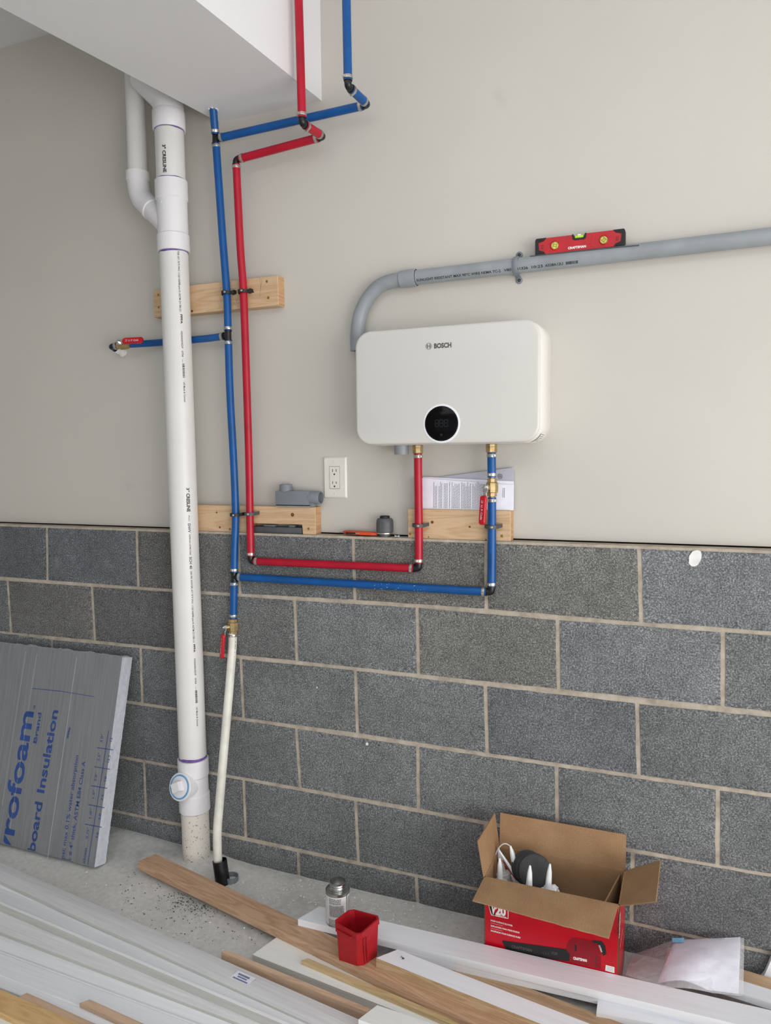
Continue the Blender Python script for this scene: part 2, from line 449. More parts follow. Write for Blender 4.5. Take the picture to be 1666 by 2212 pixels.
warm = {(8, 1): (1.0, 0.97, 0.91), (7, 2): (1.02, 0.99, 0.93), (0, 1): (0.80, 0.84, 0.90), (2, 1): (0.88, 0.84, 0.80), (6, 1): (0.92, 0.87, 0.80), (-1, 2): (0.92, 0.88, 0.83),
        (1, 2): (0.74, 0.73, 0.72), (4, 1): (0.84, 0.84, 0.85), (8, 3): (0.90, 0.92, 0.97), (-2, 1): (0.72, 0.75, 0.80), (3, 2): (0.90, 0.90, 0.88), (9, 2): (1.1, 1.13, 1.16),
        (10, 1): (1.08, 1.1, 1.14)}
bm = BM(); tl = bm.loops.layers.float_color.new('tint')
add_box(bm, (-2.4, 0.004, -0.15), (6.0, 0.18, ZT + 0.199), mi=1)
for f in bm.faces:
    for l in f.loops: l[tl] = (1, 1, 1, 1)
g = 0.0058
for L in range(1, 7):
    par = 0 if L % 2 == 1 else 1
    for c in range(-12, 30, 2):
        a = c + par
        p = [node(a, L), node(a + 2, L), node(a + 2, L - 1), node(a, L - 1)]
        if L == 1: p[2].z = p[3].z = ZT + 0.2032 - 0.001
        if a * 0.2032 < -2.3 or (a + 2) * 0.2032 > 6: continue
        gt = 0.006 if L == 1 else g
        q = [p[0] + V((g, 0, g)), p[1] + V((-g, 0, g)), p[2] + V((-g, 0, -gt)), p[3] + V((g, 0, -gt))]
        t = warm.get((a, L)); rr = random.uniform(0.90, 1.06)
        t = t or (rr * 0.99, rr, rr * 1.02)
        nx, nz = 14, 7; vv = []
        for j in range(nz + 1):
            for i in range(nx + 1):
                u, w = i / nx, j / nz
                e = min(u * nx, (1 - u) * nx, w * nz, (1 - w) * nz)
                P = (q[0] * (1 - u) + q[1] * u) * (1 - w) + (q[3] * (1 - u) + q[2] * u) * w
                jit = noise.noise(P * 60) * (0.0016 if e < 0.5 else 0.0004)
                if e < 0.5:
                    P = P + V((jit, 0, noise.noise(P * 55 + V((9, 9, 9))) * 0.0016)); P.y = 0.0022
                else: P.y = -0.0004 + noise.noise(P * 18) * 0.0006
                vv.append(bm.verts.new(P))
        for j in range(nz):
            for i in range(nx):
                k = j * (nx + 1) + i
                f = bm.faces.new((vv[k], vv[k + 1], vv[k + nx + 2], vv[k + nx + 1]))
                for l in f.loops: l[tl] = (*t, 1)
        # returns back to the mortar
        edge = [j * 0 + i for i in range(nx + 1)] + [j * (nx + 1) + nx for j in range(1, nz + 1)] + [nz * (nx + 1) + i for i in range(nx - 1, -1, -1)] + [j * (nx + 1) for j in range(nz - 1, 0, -1)]
        ring = [vv[k] for k in edge]; back = [bm.verts.new(v.co + V((0, 0.004, 0))) for v in ring]
        for i in range(len(ring)):
            f = bm.faces.new((ring[i], ring[(i + 1) % len(ring)], back[(i + 1) % len(ring)], back[i]))
            for l in f.loops: l[tl] = (*t, 1)
# mortar cap on the ledge
r = add_box(bm, (-2.4, 0.0005, ZT + 0.196), (6.0, 0.06, ZT + 0.2032), mi=1)
for f in r:
    for l in f.loops: l[tl] = (1, 1, 1, 1)
struct('wall_lower', bm, [m_block, m_mortar], smooth=50)

LEDGE = ZT + 0.2032
bm = BM(); add_box(bm, (-2.4, DRY, LEDGE + 0.0045), (6.0, DRY + 0.013, 2.83), bev=0.0008, seg=1)
struct('wall_back', bm, m_dry)
bm = BM(); add_box(bm, (-2.4, DRY + 0.03, LEDGE - 0.05), (6.0, DRY + 0.06, LEDGE + 0.2)); struct('gap_shade_strip', bm, m_dark)  # black strip behind the drywall, painting the shade inside the gap
bm = BM(); add_box(bm, (-2.55, -7.0, 0), (-2.4, 0.2, 2.83)); struct('wall_left', bm, m_dry)
bm = BM(); add_box(bm, (-2.55, -7.0, 2.808), (6.0, 0.1, 2.9)); struct('ceiling', bm, m_soffit)
# boxed-in soffit coming forward from the wall
zb = 2.391
p = [V((0.752, DRY, zb)), V((1.113, DRY, zb)), V((0.955, -2.2, zb)), V((0.385, -2.2, zb))]
p[2] = V((1.113, DRY, zb)) + (V((1.070, -.509, zb)) - V((1.113, DRY, zb))) * 4.0
p[3] = V((0.752, DRY, zb)) + (V((0.633, -.666, zb)) - V((0.752, DRY, zb))) * 3.1
bm = BM(); add_prism(bm, p, (0, 0, 0.425)); struct('trim_2', bm, m_soffit)

# ================================================================ WOOD BLOCKS ON THE WALL
def screw_head(bm, p, r=0.004, d=(0, -1, 0), mi=0):
    add_lathe(bm, V(p), d, [(r, 0), (r, 0.0007), (r * 0.85, 0.0012), (r * 0.35, 0.0012), (r * 0.28, 0.0003)], 14, mi)
def knots(parent, spots, y):
    for k, (u, v, r) in enumerate(spots):
        b = BM(); add_lathe(b, W(u, v, y=y) + V((0, 0.002, 0)), (0, -1, 0), [(r * 1.0, 0), (r, 0.0023), (r * 0.2, 0.0026)], 14)
        obj('knot', b, m_knot, parent)
WF = 0.007
def wood_block(x0, x1, z0, z1, label, notch=None):
    t = empty('wood_block', (x0, DRY - 0.019, z0), label, 'wood block', None)
    b = BM()
    if notch:
        n0, n1, nz = notch
        poly = [(x0, WF, z0), (n0, WF, z0), (n0, WF, nz), (n1, WF, nz), (n1, WF, z0), (x1, WF, z0), (x1, WF, z1), (x0, WF, z1)]
    else: poly = [(x0, WF, z0), (x1, WF, z0), (x1, WF, z1), (x0, WF, z1)]
    add_prism(b, poly, (0, 0.0375, 0), bev=0.0012)
    for f in b.faces:
        f.normal_update()
        if abs(f.normal.x) > 0.9: f.material_index = 1
    obj('plank', b, [m_pine, m_pine_end], t, smooth=30)
    return t
t = UPPER = wood_block(0.503, 0.974, 1.798, 1.888, 'pine wood block on the white wall behind the upper part of the tall white pipe')
for u, v in ((577, 608), (580, 643), (342, 637), (343, 664)):
    b = BM(); screw_head(b, W(u, v, y=WF - 0.0002)); obj('screw', b, m_screw, t)
knots(t, [(415, 672, .004), (548, 631, .0022)], WF)
t = wood_block(0.60, 1.09, LEDGE, 1.181, 'long pine wood block with a notch in its lower edge, on the ledge', (0.858, 1.045, 1.128))
for u, v in ((667, 1142), (497, 1143)):
    b = BM(); screw_head(b, W(u, v, y=WF - 0.0002)); obj('screw', b, m_screw, t)
knots(t, [(632, 1112, .006), (468, 1107, .003), (475, 1139, .0035), (536, 1117, .003)], WF)
t = wood_block(1.392, 1.694, LEDGE, 1.181, 'short pine wood block under the water heater on the block wall ledge')
for u, v in ((886, 1153), (1085, 1158)):
    b = BM(); screw_head(b, W(u, v, y=WF - 0.0002)); obj('screw', b, m_screw, t)
knots(t, [(934, 1128, .0045), (1015, 1138, .003), (926, 1160, .002), (1050, 1166, .0022)], WF)

b = BM()
def mark(u0, v0, u1, v1, w_=0.0005):
    A_ = W(u0, v0, y=WF - 0.0003); B_ = W(u1, v1, y=WF - 0.0003); d_ = (B_ - A_).normalized(); n_ = V((-d_.z, 0, d_.x)) * w_ / 2
    add_quad(b, [A_ - n_, B_ - n_, B_ + n_, A_ + n_])
for q in ((502, 650, 512, 662), (508, 642, 515, 663), (515, 640, 510, 652), (474, 640, 478, 656), (472, 654, 476, 664), (561, 598, 564, 625), (566, 604, 561, 640)): mark(*q)
obj('pencil_mark', b, m_greyink, UPPER, smooth=None)
# grey plastic box behind the notch
e = empty('electrical_box', (0.95, 0.03, LEDGE), 'flat grey plastic box wedged in the notch of the long wood block', 'electrical box')
b = BM(); add_box(b, (0.864, 0.009, LEDGE + 0.0005), (1.041, 0.042, LEDGE + 0.020), 0.002); obj('body', b, m_condark, e)
b = BM(); add_box(b, (0.90, 0.018, LEDGE + 0.020), (0.94, 0.04, LEDGE + 0.026), 0.001); obj('lug', b, m_conduit2, e); b = BM(); add_box(b, (0.99, 0.018, LEDGE + 0.020), (1.01, 0.04, LEDGE + 0.027), 0.001); obj('lug', b, m_conduit2, e)

# ================================================================ PIPE KIT
def clamp(t, p, d, r, head=-0.6):
    """stainless pinch clamp with its ear"""
    x, y, d = frame(d); b = BM(); p = V(p)
    add_lathe(b, p - d * 0.0042, d, [(r + 0.0002, 0), (r + 0.0013, 0), (r + 0.0015, 0.0008), (r + 0.0015, 0.0076), (r + 0.0013, 0.0084), (r + 0.0002, 0.0084)], 22)
    tc = (CAM - p); tc = (tc - d * tc.dot(d)).normalized(); sd = d.cross(tc)
    e = (tc * math.cos(head) + sd * math.sin(head)); w = d.cross(e)
    c = p + e * (r + 0.0018)
    M = Matrix.Translation(c) @ Matrix(((w.x, e.x, d.x), (w.y, e.y, d.y), (w.z, e.z, d.z))).to_4x4()
    add_box(b, (-0.0042, -0.0012, -0.0036), (0.0042, 0.0020, 0.0036), 0.0008, M, seg=1)
    add_lathe(b, c + e * 0.0019, e, [(0.0014, 0), (0.0012, 0.0006), (0.0005, 0.0003)], 8)
    obj('pinch_clamp', b, m_steel, t)
def pipe(t, pts, r, m, name='pipe', n=6):
    b = BM(); add_tube(b, smooth_path(pts, n) if len(pts) > 2 else pts, r, 24); return obj(name, b, m, t)
def elbow(t, c, d1, d2, r, L=0.014):
    """black poly elbow at corner c with outlets along d1 and d2"""
    c = V(c); d1 = V(d1).normalized(); d2 = V(d2).normalized(); b = BM()
    rr = r * 0.86
    pts = [c + d1 * (L + 0.002), c + d1 * L * 0.6]
    for k in range(1, 6):
        s = k / 6; pts.append(c + d1 * L * 0.6 * (1 - s) ** 2 + d2 * L * 0.6 * s ** 2)
    pts += [c + d2 * L * 0.6, c + d2 * (L + 0.002)]
    add_tube(b, pts, rr, 18)
    for d in (d1, d2): add_cyl(b, c + d * (L - 0.001), c + d * (L + 0.002), r * 1.0, 20)
    obj('elbow_fitting', b, m_blackplastic, t)
def tee(t, c, dv, db, r, L=0.014):
    c = V(c); dv = V(dv).normalized(); db = V(db).normalized(); b = BM()
    add_cyl(b, c - dv * (L + 0.002), c + dv * (L + 0.002), r * 0.86, 20); add_cyl(b, c, c + db * (L + 0.002), r * 0.84, 20)
    for d in (dv, -dv, db): add_cyl(b, c + d * (L - 0.001), c + d * (L + 0.002), r * 1.02, 20)
    obj('tee_fitting', b, m_blackplastic, t)
def seg_between(t, a, b_, r, m, ea=0.014, eb=0.014, ca=True, cb=True, mid=None, ha=-0.6, hb=-0.6):
    """a pipe between two fitting centres, stopping short of each, with its end clamps"""
    a = V(a); b_ = V(b_); pts = [a] + ([V(q) for q in mid] if mid else []) + [b_]
    da = (pts[1] - pts[0]).normalized(); db = (pts[-2] - pts[-1]).normalized()
    pts[0] = a + da * ea; pts[-1] = b_ + db * eb
    o = pipe(t, pts, r, m)
    if ca: clamp(t, pts[0] + da * 0.0085, da, r, ha)
    if cb: clamp(t, pts[-1] + db * 0.0085, db, r, hb)
    return o
def ball_valve(t, c, d, side, fwd, r, hdir, tape=None):
    """brass ball valve along d; the lever sits out towards fwd and points along hdir"""
    c = V(c); d = V(d).normalized(); fwd = V(fwd).normalized(); hdir = V(hdir).normalized()
    b = BM()
    add_lathe(b, c - d * 0.031, d, [(r * 0.75, 0), (r * 0.75, 0.006), (r * 1.15, 0.007), (r * 1.15, 0.016), (r * 1.42, 0.018), (r * 1.5, 0.031), (r * 1.42, 0.044), (r * 1.15, 0.046),
                              (r * 1.15, 0.055), (r * 0.75, 0.056), (r * 0.75, 0.062)], 8)
    add_cyl(b, c, c + fwd * (r * 1.5 + 0.008), r * 0.75, 14)
    v = obj('ball_valve', b, m_brass, t, smooth=30)
    s = c + fwd * (r * 1.5 + 0.009)
    w = fwd.cross(hdir)
    R = Matrix(((w.x, fwd.x, hdir.x), (w.y, fwd.y, hdir.y), (w.z, fwd.z, hdir.z))).to_4x4()
    M = Matrix.Translation(s) @ R
    b = BM(); add_box(b, (-0.0095, -0.001, -0.009), (0.0095, 0.0012, 0.012), 0.0008, M, seg=1)
    add_box(b, (-0.006, 0.0, 0.010), (0.006, 0.0022, 0.026), 0.0006, M, seg=1)
    obj('lever_plate', b, m_chrome, v)
    b = BM(); add_cyl(b, s + fwd * 0.0008, s + fwd * 0.0065, 0.0062, 6); add_cyl(b, s + fwd * 0.006, s + fwd * 0.009, 0.0034, 12); obj('nut', b, m_chrome, v)
    # grip
    b = BM(); L0, L1 = 0.021, 0.101; ol = []
    o2 = [(x, z + (L0 + L1) / 2) for x, z in roundrect(0.021, L1 - L0, 0.0085, 6)]
    lay = []
    for yy, k in ((0.0, 0.9), (0.0015, 1.0), (0.0065, 1.0), (0.0085, 0.86)):
        lay.append([b.verts.new(M @ V((x * k, yy + 0.0012, (z - 0.061) * (1 if k == 1 else 0.98) + 0.061))) for x, z in o2])
    for A, B in zip(lay, lay[1:]):
        for i in range(len(A)): b.faces.new((A[i], A[(i + 1) % len(A)], B[(i + 1) % len(A)], B[i]))
    b.faces.new(lay[0][::-1]); b.faces.new(lay[-1])
    gr = obj('grip', b, m_lever, v)
    return v, M
def grip_text(v, M, flip=1):
    b = BM()
    fn = lambda x, y: M @ V((flip * (y - 0.0035), 0.0099, 0.047 + x))
    add_text(b, 'U. P. Code', fn, 0.040, 0.0062, 0.012)
    fn2 = lambda x, y: M @ V((flip * (y - 0.0032), 0.0099, 0.034 + x))
    for q in ([(0, 0), (0.007, 0), (0.007, 0.001), (0, 0.001)], [(0, 0.005), (0.007, 0.005), (0.007, 0.006), (0, 0.006)], [(0.006, 0), (0.007, 0), (0.007, 0.006), (0.006, 0.006)]):
        add_quad(b, [fn2(*k) for k in q])
    o = obj('print', b, m_wht, v, label='white lettering on the grip', smooth=None)

PY = -0.008; RB = 0.0118
# ---------------------------------------------------------------- cold (blue) line
t = empty('cold_water_line', (0.81, PY, 1.6), 'blue plastic water pipe with black fittings and ball valves, running from the soffit to the heater and floor', 'pipe')
T1 = W(466, 300, y=-0.014); T2 = W(493, 725, y=PY); T3 = W(506, 1246, y=PY - 0.004)
hole = W(460.5, 232, y=-0.038)
o = seg_between(t, V((hole.x, hole.y, 2.396)), T1, RB, m_blue, ea=0.0, ca=False)
tee(t, T1, (0.02, 0, 1), (1, 0, 0.02), RB)
EU = W(794, 226, y=-0.014)
o = seg_between(t, T1, EU, RB, m_blue)
ER = W(752, 186, y=-0.124)
elbow(t, EU, T1 - EU, ER - EU, RB); seg_between(t, EU, ER, RB * 1.0, m_blue, ha=2.4, hb=0.9)
RT = W(748, 0, y=-0.124); RT = V((ER.x, ER.y, 2.815)) + V((RT.x - ER.x, 0, 0)) * 1.6
elbow(t, ER, EU - ER, RT - ER, RB); seg_between(t, ER, RT, RB, m_blue, eb=0, cb=False, ha=-0.9)
seg_between(t, T1, T2, RB, m_blue, mid=[W(480, 500, y=-0.008), W(490, 633, y=-0.0065)])
tee(t, T2, (0, 0, 1), (-1, 0.05, -0.01), RB)
seg_between(t, T2, T3, RB, m_blue, mid=[W(497, 850, y=PY), W(505, 1000, y=PY), W(509, 1112, y=-0.0065), W(507, 1180, y=PY - 0.002)])
tee(t, T3, (0, 0, 1), (1, 0, -0.01), RB)
# run along the wall to the heater
E3 = W(1062, 1279, y=PY - 0.004)
run = seg_between(t, T3, E3, RB, m_blue, mid=[W(760, 1261, y=PY - 0.005)])
b = BM()
for k in range(26):
    u = random.uniform(806, 918); v = 1264 + (u - 806) * 0.055 + random.uniform(-8, 9); s = random.uniform(0.6, 3.2)
    pa = W(u, v, y=PY - 0.004 - RB - 0.0004); du = V((0.0014 * s, 0, random.uniform(-.0003, .001) * s)); dz = V((0, 0, random.uniform(0.0005, 0.0013)))
    zc = (pa.z - (T3.z + (E3.z - T3.z) * (pa.x - T3.x) / (E3.x - T3.x)))
    if abs(zc) > RB * 0.85: continue
    def onp(q):
        zz = q.z - (T3.z + (E3.z - T3.z) * (q.x - T3.x) / (E3.x - T3.x)); return V((q.x, PY - 0.0046 - math.sqrt(max(0, RB ** 2 - zz * zz)) - 0.0004, q.z))
    add_quad(b, [onp(pa), onp(pa + du), onp(pa + du + dz), onp(pa + dz)])
obj('scuff_mark', b, m_bluemark, t, smooth=None, label='white scuffs on the long blue run')
HB = W(1062, 985, y=PY - 0.004); HB.z = 1.3415
elbow(t, E3, T3 - E3, (0, 0, 1), RB)
VC = W(1063, 1053, y=PY - 0.004)
seg_between(t, E3, VC, RB, m_blue, eb=0.027, mid=[W(1063, 1180, y=PY - 0.002)])
seg_between(t, VC, HB, RB, m_blue, ea=0.027, eb=0.0)
v, M = ball_valve(t, VC, (0, 0, 1), 0, (-0.45, -0.9, 0), RB, (-0.05, -0.03, -1)); grip_text(v, M, 1)
def brass_nut(t, c, top):
    b = BM(); c = V(c)
    add_lathe(b, V((c.x, c.y, top - 0.026)), (0, 0, 1), [(RB * 1.1, 0), (RB * 1.35, 0.002), (RB * 1.35, 0.016), (RB * 1.42, 0.017), (RB * 1.42, 0.023)], 8)
    nut = obj('brass_nut', b, m_brass, t, smooth=25)
    b = BM(); add_cyl(b, (c.x, c.y, top - 0.004), (c.x, c.y, top + 0.004), RB * 1.25, 20); obj('inlet_collar', b, m_condark, nut)
HZ = 1.3665
brass_nut(t, HB, HZ)
b = BM()
for k in range(12):
    z_ = W(1060, 1198 + k * 4.2, y=-0.02).z; a_ = math.atan2(CAM.y, CAM.x - E3.x) - 0.25
    for j in (-1, 1):
        q = []
        for da, dz in ((0, 0), (0.10, 0), (0.10, 0.0035), (0, 0.0035)):
            aa = a_ + j * 0.09 + da; q.append(V((E3.x + 0.0004 + math.cos(aa) * (RB + 0.0004), PY - 0.003 + math.sin(aa) * (RB + 0.0004), z_ + dz * random.uniform(.7, 1))))
        add_quad(b, q)
obj('pipe_print', b, m_bluedark, t, smooth=None)
# lower valve and white tube to the floor
V2 = W(504, 1353, y=PY - 0.004)
seg_between(t, T3, V2, RB, m_blue, eb=0.027)
v, M = ball_valve(t, V2, (0, 0, 1), 0, (-0.6, -0.8, 0), RB, (-0.08, -0.03, -1)); grip_text(v, M, 1)
wp = [W(503, 1368, y=PY - 0.004), W(502, 1400, y=-.018), W(496, 1480, y=-.034), W(484, 1620, y=-.066), W(474, 1740, y=-.098), W(469.5, 1800, y=-.112), W(471, 1865, y=-.120)]
wp.append(wp[-1] + V((0.003, -0.001, -0.03)))
pipe(t, wp, 0.0138, m_wpex, 'white_pipe'); clamp(t, wp[0] + V((0, 0, -0.006)), (0, 0, 1), 0.0138)
b = BM()
path = smooth_path(wp, 14); y_ = 0
for i in range(6, len(path) - 10):
    if random.random() < 0.22: continue
    pc = path[i]; pn = path[i + 1]; tc = (CAM - pc).normalized(); sd = V((0, 0, 1)).cross(tc).normalized()
    nrm = (tc * 0.75 + sd * 0.66).normalized(); s2 = V((0, 0, 1)).cross(nrm).normalized() * 0.0011
    a_, b_ = pc + nrm * 0.01395, pc.lerp(pn, 0.62) + nrm * 0.01395
    add_quad(b, [a_ - s2, a_ + s2, b_ + s2, b_ - s2])
obj('printed_line', b, m_ink, t, smooth=None, label='fine dotted print down the white tube')
# branch to the left behind the tall pipe
LV = W(268, 745, y=-0.008); LE = W(238, 748.5, y=-0.016); LW = W(266, 761, y=DRY)
seg_between(t, T2, LV, RB * 0.95, m_blue, eb=0.027, cb=False, mid=[W(440, 732, y=0.004), W(345, 740, y=0.018)])
seg_between(t, LV, LE, RB * 0.95, m_blue, ea=0.027, ca=False)
elbow(t, LE, LV - LE, LW - LE, RB * 0.9, 0.022)
v, M = ball_valve(t, LV, LE - LV, 0, (0, -1, 0.25), RB * 0.9, (1, 0.03, -0.02)); grip_text(v, M, 1)
b = BM(); add_lathe(b, LE + (LW - LE) * 0.42, LW - LE, [(0.009, 0), (0.012, 0.006), (0.013, 0.022), (0.017, (LW - LE).length * 0.58)], 18)
for vv in b.verts: vv.co += V((noise.noise(vv.co * 90), noise.noise(vv.co * 90 + V((5, 0, 0))), noise.noise(vv.co * 90 + V((0, 5, 0))))) * 0.004
obj('plaster_plug', b, m_dust, t, label='lumpy white plug where the left branch meets the wall')
# white patch on the stub from the soffit
b = BM(); base_a = math.atan2(CAM.y, CAM.x - hole.x) - 0.25
for i in range(14):
    for j in range(30):
        da = (i - 6.5) * 0.085; dz = (j - 14.5) * 0.0016
        if (da / 0.42) ** 2 + (dz / 0.020) ** 2 + 0.7 * noise.noise(V((da * 9, dz * 260, 4))) > 0.72: continue
        q = []
        for u_, w_ in ((0, 0), (1, 0), (1, 1), (0, 1)):
            a_ = base_a + da + u_ * 0.085; zz = 2.350 + dz + w_ * 0.0016
            cx = T1.lerp(V((hole.x, hole.y, 2.396)), (zz - T1.z) / (2.396 - T1.z)); q.append(V((cx.x + math.cos(a_) * (RB + 0.0004), cx.y + math.sin(a_) * (RB + 0.0004), zz)))
        add_quad(b, q)
obj('paint_patch', b, m_dust, t, smooth=None, label='white paint smear near the soffit')
b = BM(); 
for k in range(7):
    a_ = k / 7 * 2 * PI + random.random(); add_box(b, (-0.003, -0.003, -0.002), (0.003, 0.003, 0.002), 0.0008, Matrix.Translation((hole.x + math.cos(a_) * 0.0125, hole.y + math.sin(a_) * 0.0125, 2.3905)) @ Matrix.Rotation(random.random() * 3, 4, 'Z'), seg=1)
obj('plaster_crumbs', b, m_dust, t)

# ---------------------------------------------------------------- hot (red) line
t = empty('hot_water_line', (0.87, PY, 1.6), 'red plastic water pipe with black elbows running down the wall and over to the heater', 'pipe')
RE1 = W(510, 345, y=-0.012); REU = W(698, 295, y=-0.012); RER = W(653, 266, y=-0.124); RB2 = 0.0118
RRT = W(645, 0, y=-0.124); RRT = V((RER.x, RER.y, 2.815)) + V((RRT.x - RER.x, 0, 0)) * 1.6
seg_between(t, RER, RRT, RB2, m_red, eb=0, cb=False, ha=-0.9); elbow(t, RER, REU - RER, RRT - RER, RB2)
seg_between(t, RER, REU, RB2, m_red, ha=0.9, hb=2.4); elbow(t, REU, RER - REU, RE1 - REU, RB2)
seg_between(t, REU, RE1, RB2, m_red, ha=2.8); elbow(t, RE1, REU - RE1, (0, 0, -1), RB2)
RE2 = W(542, 1212, y=PY - 0.004); RE3 = W(905, 1228, y=PY - 0.004); RH = W(903, 985, y=PY - 0.004); RH.z = 1.3415
seg_between(t, RE1, RE2, RB2, m_red, mid=[W(519, 530, y=-0.009), W(526, 630, y=-0.0065), W(532, 800, y=PY), W(538, 1000, y=PY), W(540, 1110, y=-0.0065)])
elbow(t, RE2, (0, 0, 1), RE3 - RE2, RB2); seg_between(t, RE2, RE3, RB2, m_red)
elbow(t, RE3, (0, 0, 1), RE2 - RE3, RB2); seg_between(t, RE3, RH, RB2, m_red, eb=0, mid=[W(905, 1135, y=-0.0065)])
brass_nut(t, RH, HZ)

# ---------------------------------------------------------------- clips
def make_clip(m, cup):
    t = empty('pipe_clip', (0, 0, 0), 'x', 'pipe clip')
    b = BM(); r = 0.0142; n = 10; pts = []
    # saddle passing in front of the pipe, ears back on the wood (origin: pipe centre, wood at y=+.0135)
    outer = [(-0.022, 0.0128), (-0.022, 0.009)] + [(-(r + 0.0025) * math.cos(PI * k / n), -(r + 0.0025) * math.sin(PI * k / n)) for k in range(n + 1)] + [(0.027, 0.002), (0.027, 0.0128)]
    inner = [(0.017, 0.0128)] + [(r * math.cos(PI * k / n), -r * math.sin(PI * k / n)) for k in range(n + 1)] + [(-0.0125, 0.0128)]
    poly = outer + inner
    # ribbon of quads
    A = outer[1:-1]; 
    rng = [(-0.0225, 0.006), (-0.0172, 0.004)] + [(-(r + 0.003) * math.cos(PI * k / n), -(r + 0.003) * math.sin(PI * k / n)) for k in range(1, n)] + [(0.0172, -0.003), (0.026, -0.001)]
    rin = [(-0.0225, 0.0152), (-0.0145, 0.0152)] + [(-r * math.cos(PI * k / n), -r * math.sin(PI * k / n)) for k in range(1, n)] + [(0.0145, 0.0152), (0.026, 0.0152)]
    h = 0.0048; vs = []
    for (ax, ay), (bx, by) in zip(rng, rin):
        tw = 0.003 if ax > 0.02 else 0
        vs.append([b.verts.new((ax, ay, -h + tw)), b.verts.new((ax, ay, h + tw)), b.verts.new((bx, by, h + tw)), b.verts.new((bx, by, -h + tw))])
    for P, Q in zip(vs, vs[1:]):
        for i in range(4): b.faces.new((P[i], P[(i + 1) % 4], Q[(i + 1) % 4], Q[i]))
    b.faces.new(vs[0][::-1]); b.faces.new(vs[-1])
    obj('strap', b, m, t, smooth=50)
    b = BM(); add_cyl(b, (0.0035, -0.0160, 0.0), (0.0035, -0.0195, 0.0), 0.0036, 14, bev=0.0008); obj('nail', b, m_zinc, t)
    return t
clips = [(490, 633, 'grey', 'clip holding the blue pipe on the upper wood block'), (526, 630, 'grey', 'clip holding the red pipe on the upper wood block'),
         (508.5, 1112, 'black', 'black plastic clip holding the blue pipe on the notched wood block'), (540, 1110, 'grey', 'grey plastic clip holding the red pipe on the notched wood block'),
         (905, 1135, 'grey', 'grey plastic clip holding the red pipe on the block under the heater'), (1063, 1138, 'grey', 'grey plastic clip holding the blue pipe on the block under the heater')]
pg, pb = make_clip(m_clip, 0), make_clip(m_clipb, 0)
used = {'grey': False, 'black': False}
for u, v, kd, lab in clips:
    src = pg if kd == 'grey' else pb
    if u in (490, 526): src = pb; kd = 'black'; lab = 'dark plastic ' + lab
    o = src if not used[kd] else copy_tree(src)
    used[kd] = True
    o.location = W(u, v, y=-0.0085); o['label'] = lab; o['group'] = 'pipe clips on the wood blocks'

# ================================================================ DRAIN STACK
dc0 = V((0.6255, -0.045, 2.40)); dc1 = V((0.655, -0.047, 0.0))
def dax(z): return dc1.lerp(dc0, z / 2.40) if z > 0.9 else dc1.lerp(dc0, z / 2.40)
R3 = 0.0445
t = empty('drain_stack', (0.655, -0.047, 0.0), 'tall white PVC drain pipe with couplings, side branch and cleanout, floor to soffit', 'drain pipe')
DX = (dc0 - dc1).normalized()
def zof(v): return W(0.5 * (363 + 427), v, y=-0.045)
def zpx(v):
    u = 363 + (427 - 363) * (v - 215) / (1870 - 215); return W(u, v, y=-0.045 ).z
z_c1t, z_c1b = zpx(243), zpx(283)          # coupling at the top
z_wt, z_wtb, z_wb0, z_wb = zpx(392), zpx(432), zpx(510), zpx(546)
z_tt, z_ttb, z_tb0, z_tb = zpx(1636), zpx(1672), zpx(1712), zpx(1748)
def cyl_part(name, z0, z1, r, m, prof=None, label=None):
    b = BM(); p = dax(z0)
    L = (z1 - z0)
    add_lathe(b, p, DX, prof or [(r, 0), (r, L)], 48); return obj(name, b, m, t, label=label)
def hub(name, z0, z1):
    L = z1 - z0; r = R3 + 0.0055
    return [(R3 - 0.001, 0), (r - 0.001, 0), (r, 0.0015), (r, L - 0.0015), (r - 0.001, L), (R3 - 0.001, L)]
cyl_part('pipe', z_c1b - 0.0, z_wt + 0.0, R3, m_pvc) if False else None
cyl_part('pipe', z_wt - 0.01, z_c1b + 0.01, R3, m_pvc)
cyl_part('pipe', z_tt - 0.01, z_wb + 0.01, R3, m_pvc)
cyl_part('pipe', -0.01, z_tb + 0.01, R3 + 0.0005, m_mud, label='mud-spattered lowest length of pipe')
cyl_part('coupling', z_c1b, z_c1t, 0, m_fit, hub('', z_c1b, z_c1t))
# top 45 degree bend going up to the left
b = BM(); top = dax(z_c1t)
pts = [top + DX * -0.01]
d45 = V((-0.72, 0.02, 0.70))
for k in range(0, 9):
    s = k / 8 * PI / 4; Rr = 0.075
    pts.append(top + V((-Rr * (1 - math.cos(s)), 0, Rr * math.sin(s) + 0.004)))
pts.append(pts[-1] + d45 * 0.10)
add_tube(b, pts, R3 + 0.003, 40); obj('bend', b, m_fit, t)
# wye
L = z_wt - z_wb; ra = R3 + 0.0055; rm = R3 + 0.0025
prof = [(R3 - .001, 0), (ra, 0.001), (ra, z_wb0 - z_wb), (rm, z_wb0 - z_wb + 0.004), (rm, z_wtb - z_wb - 0.004), (ra, z_wtb - z_wb), (ra, L - 0.001), (R3 - .001, L)]
w = cyl_part('wye_fitting', z_wb, z_wt, 0, m_fit, prof)
b = BM()
brt = W(298, 190, y=-0.022) ; R2 = 0.0305
bx = W(297.5, 375, y=-0.022); bxt = W(292, 200, y=-0.022); bxt2 = bxt + (bxt - bx) * 0.5
e1 = W(299, 400, y=-0.022); e2 = W(306, 428, y=-0.024); e3 = W(325, 448, y=-0.03); e4 = W(352, 476, y=-0.045)
add_tube(b, smooth_path([e3 + (e4 - e3) * 0.0, e3.lerp(e4, 0.5), e4 + (e4 - e3) * 0.45], 5), R2 + 0.0035, 30)
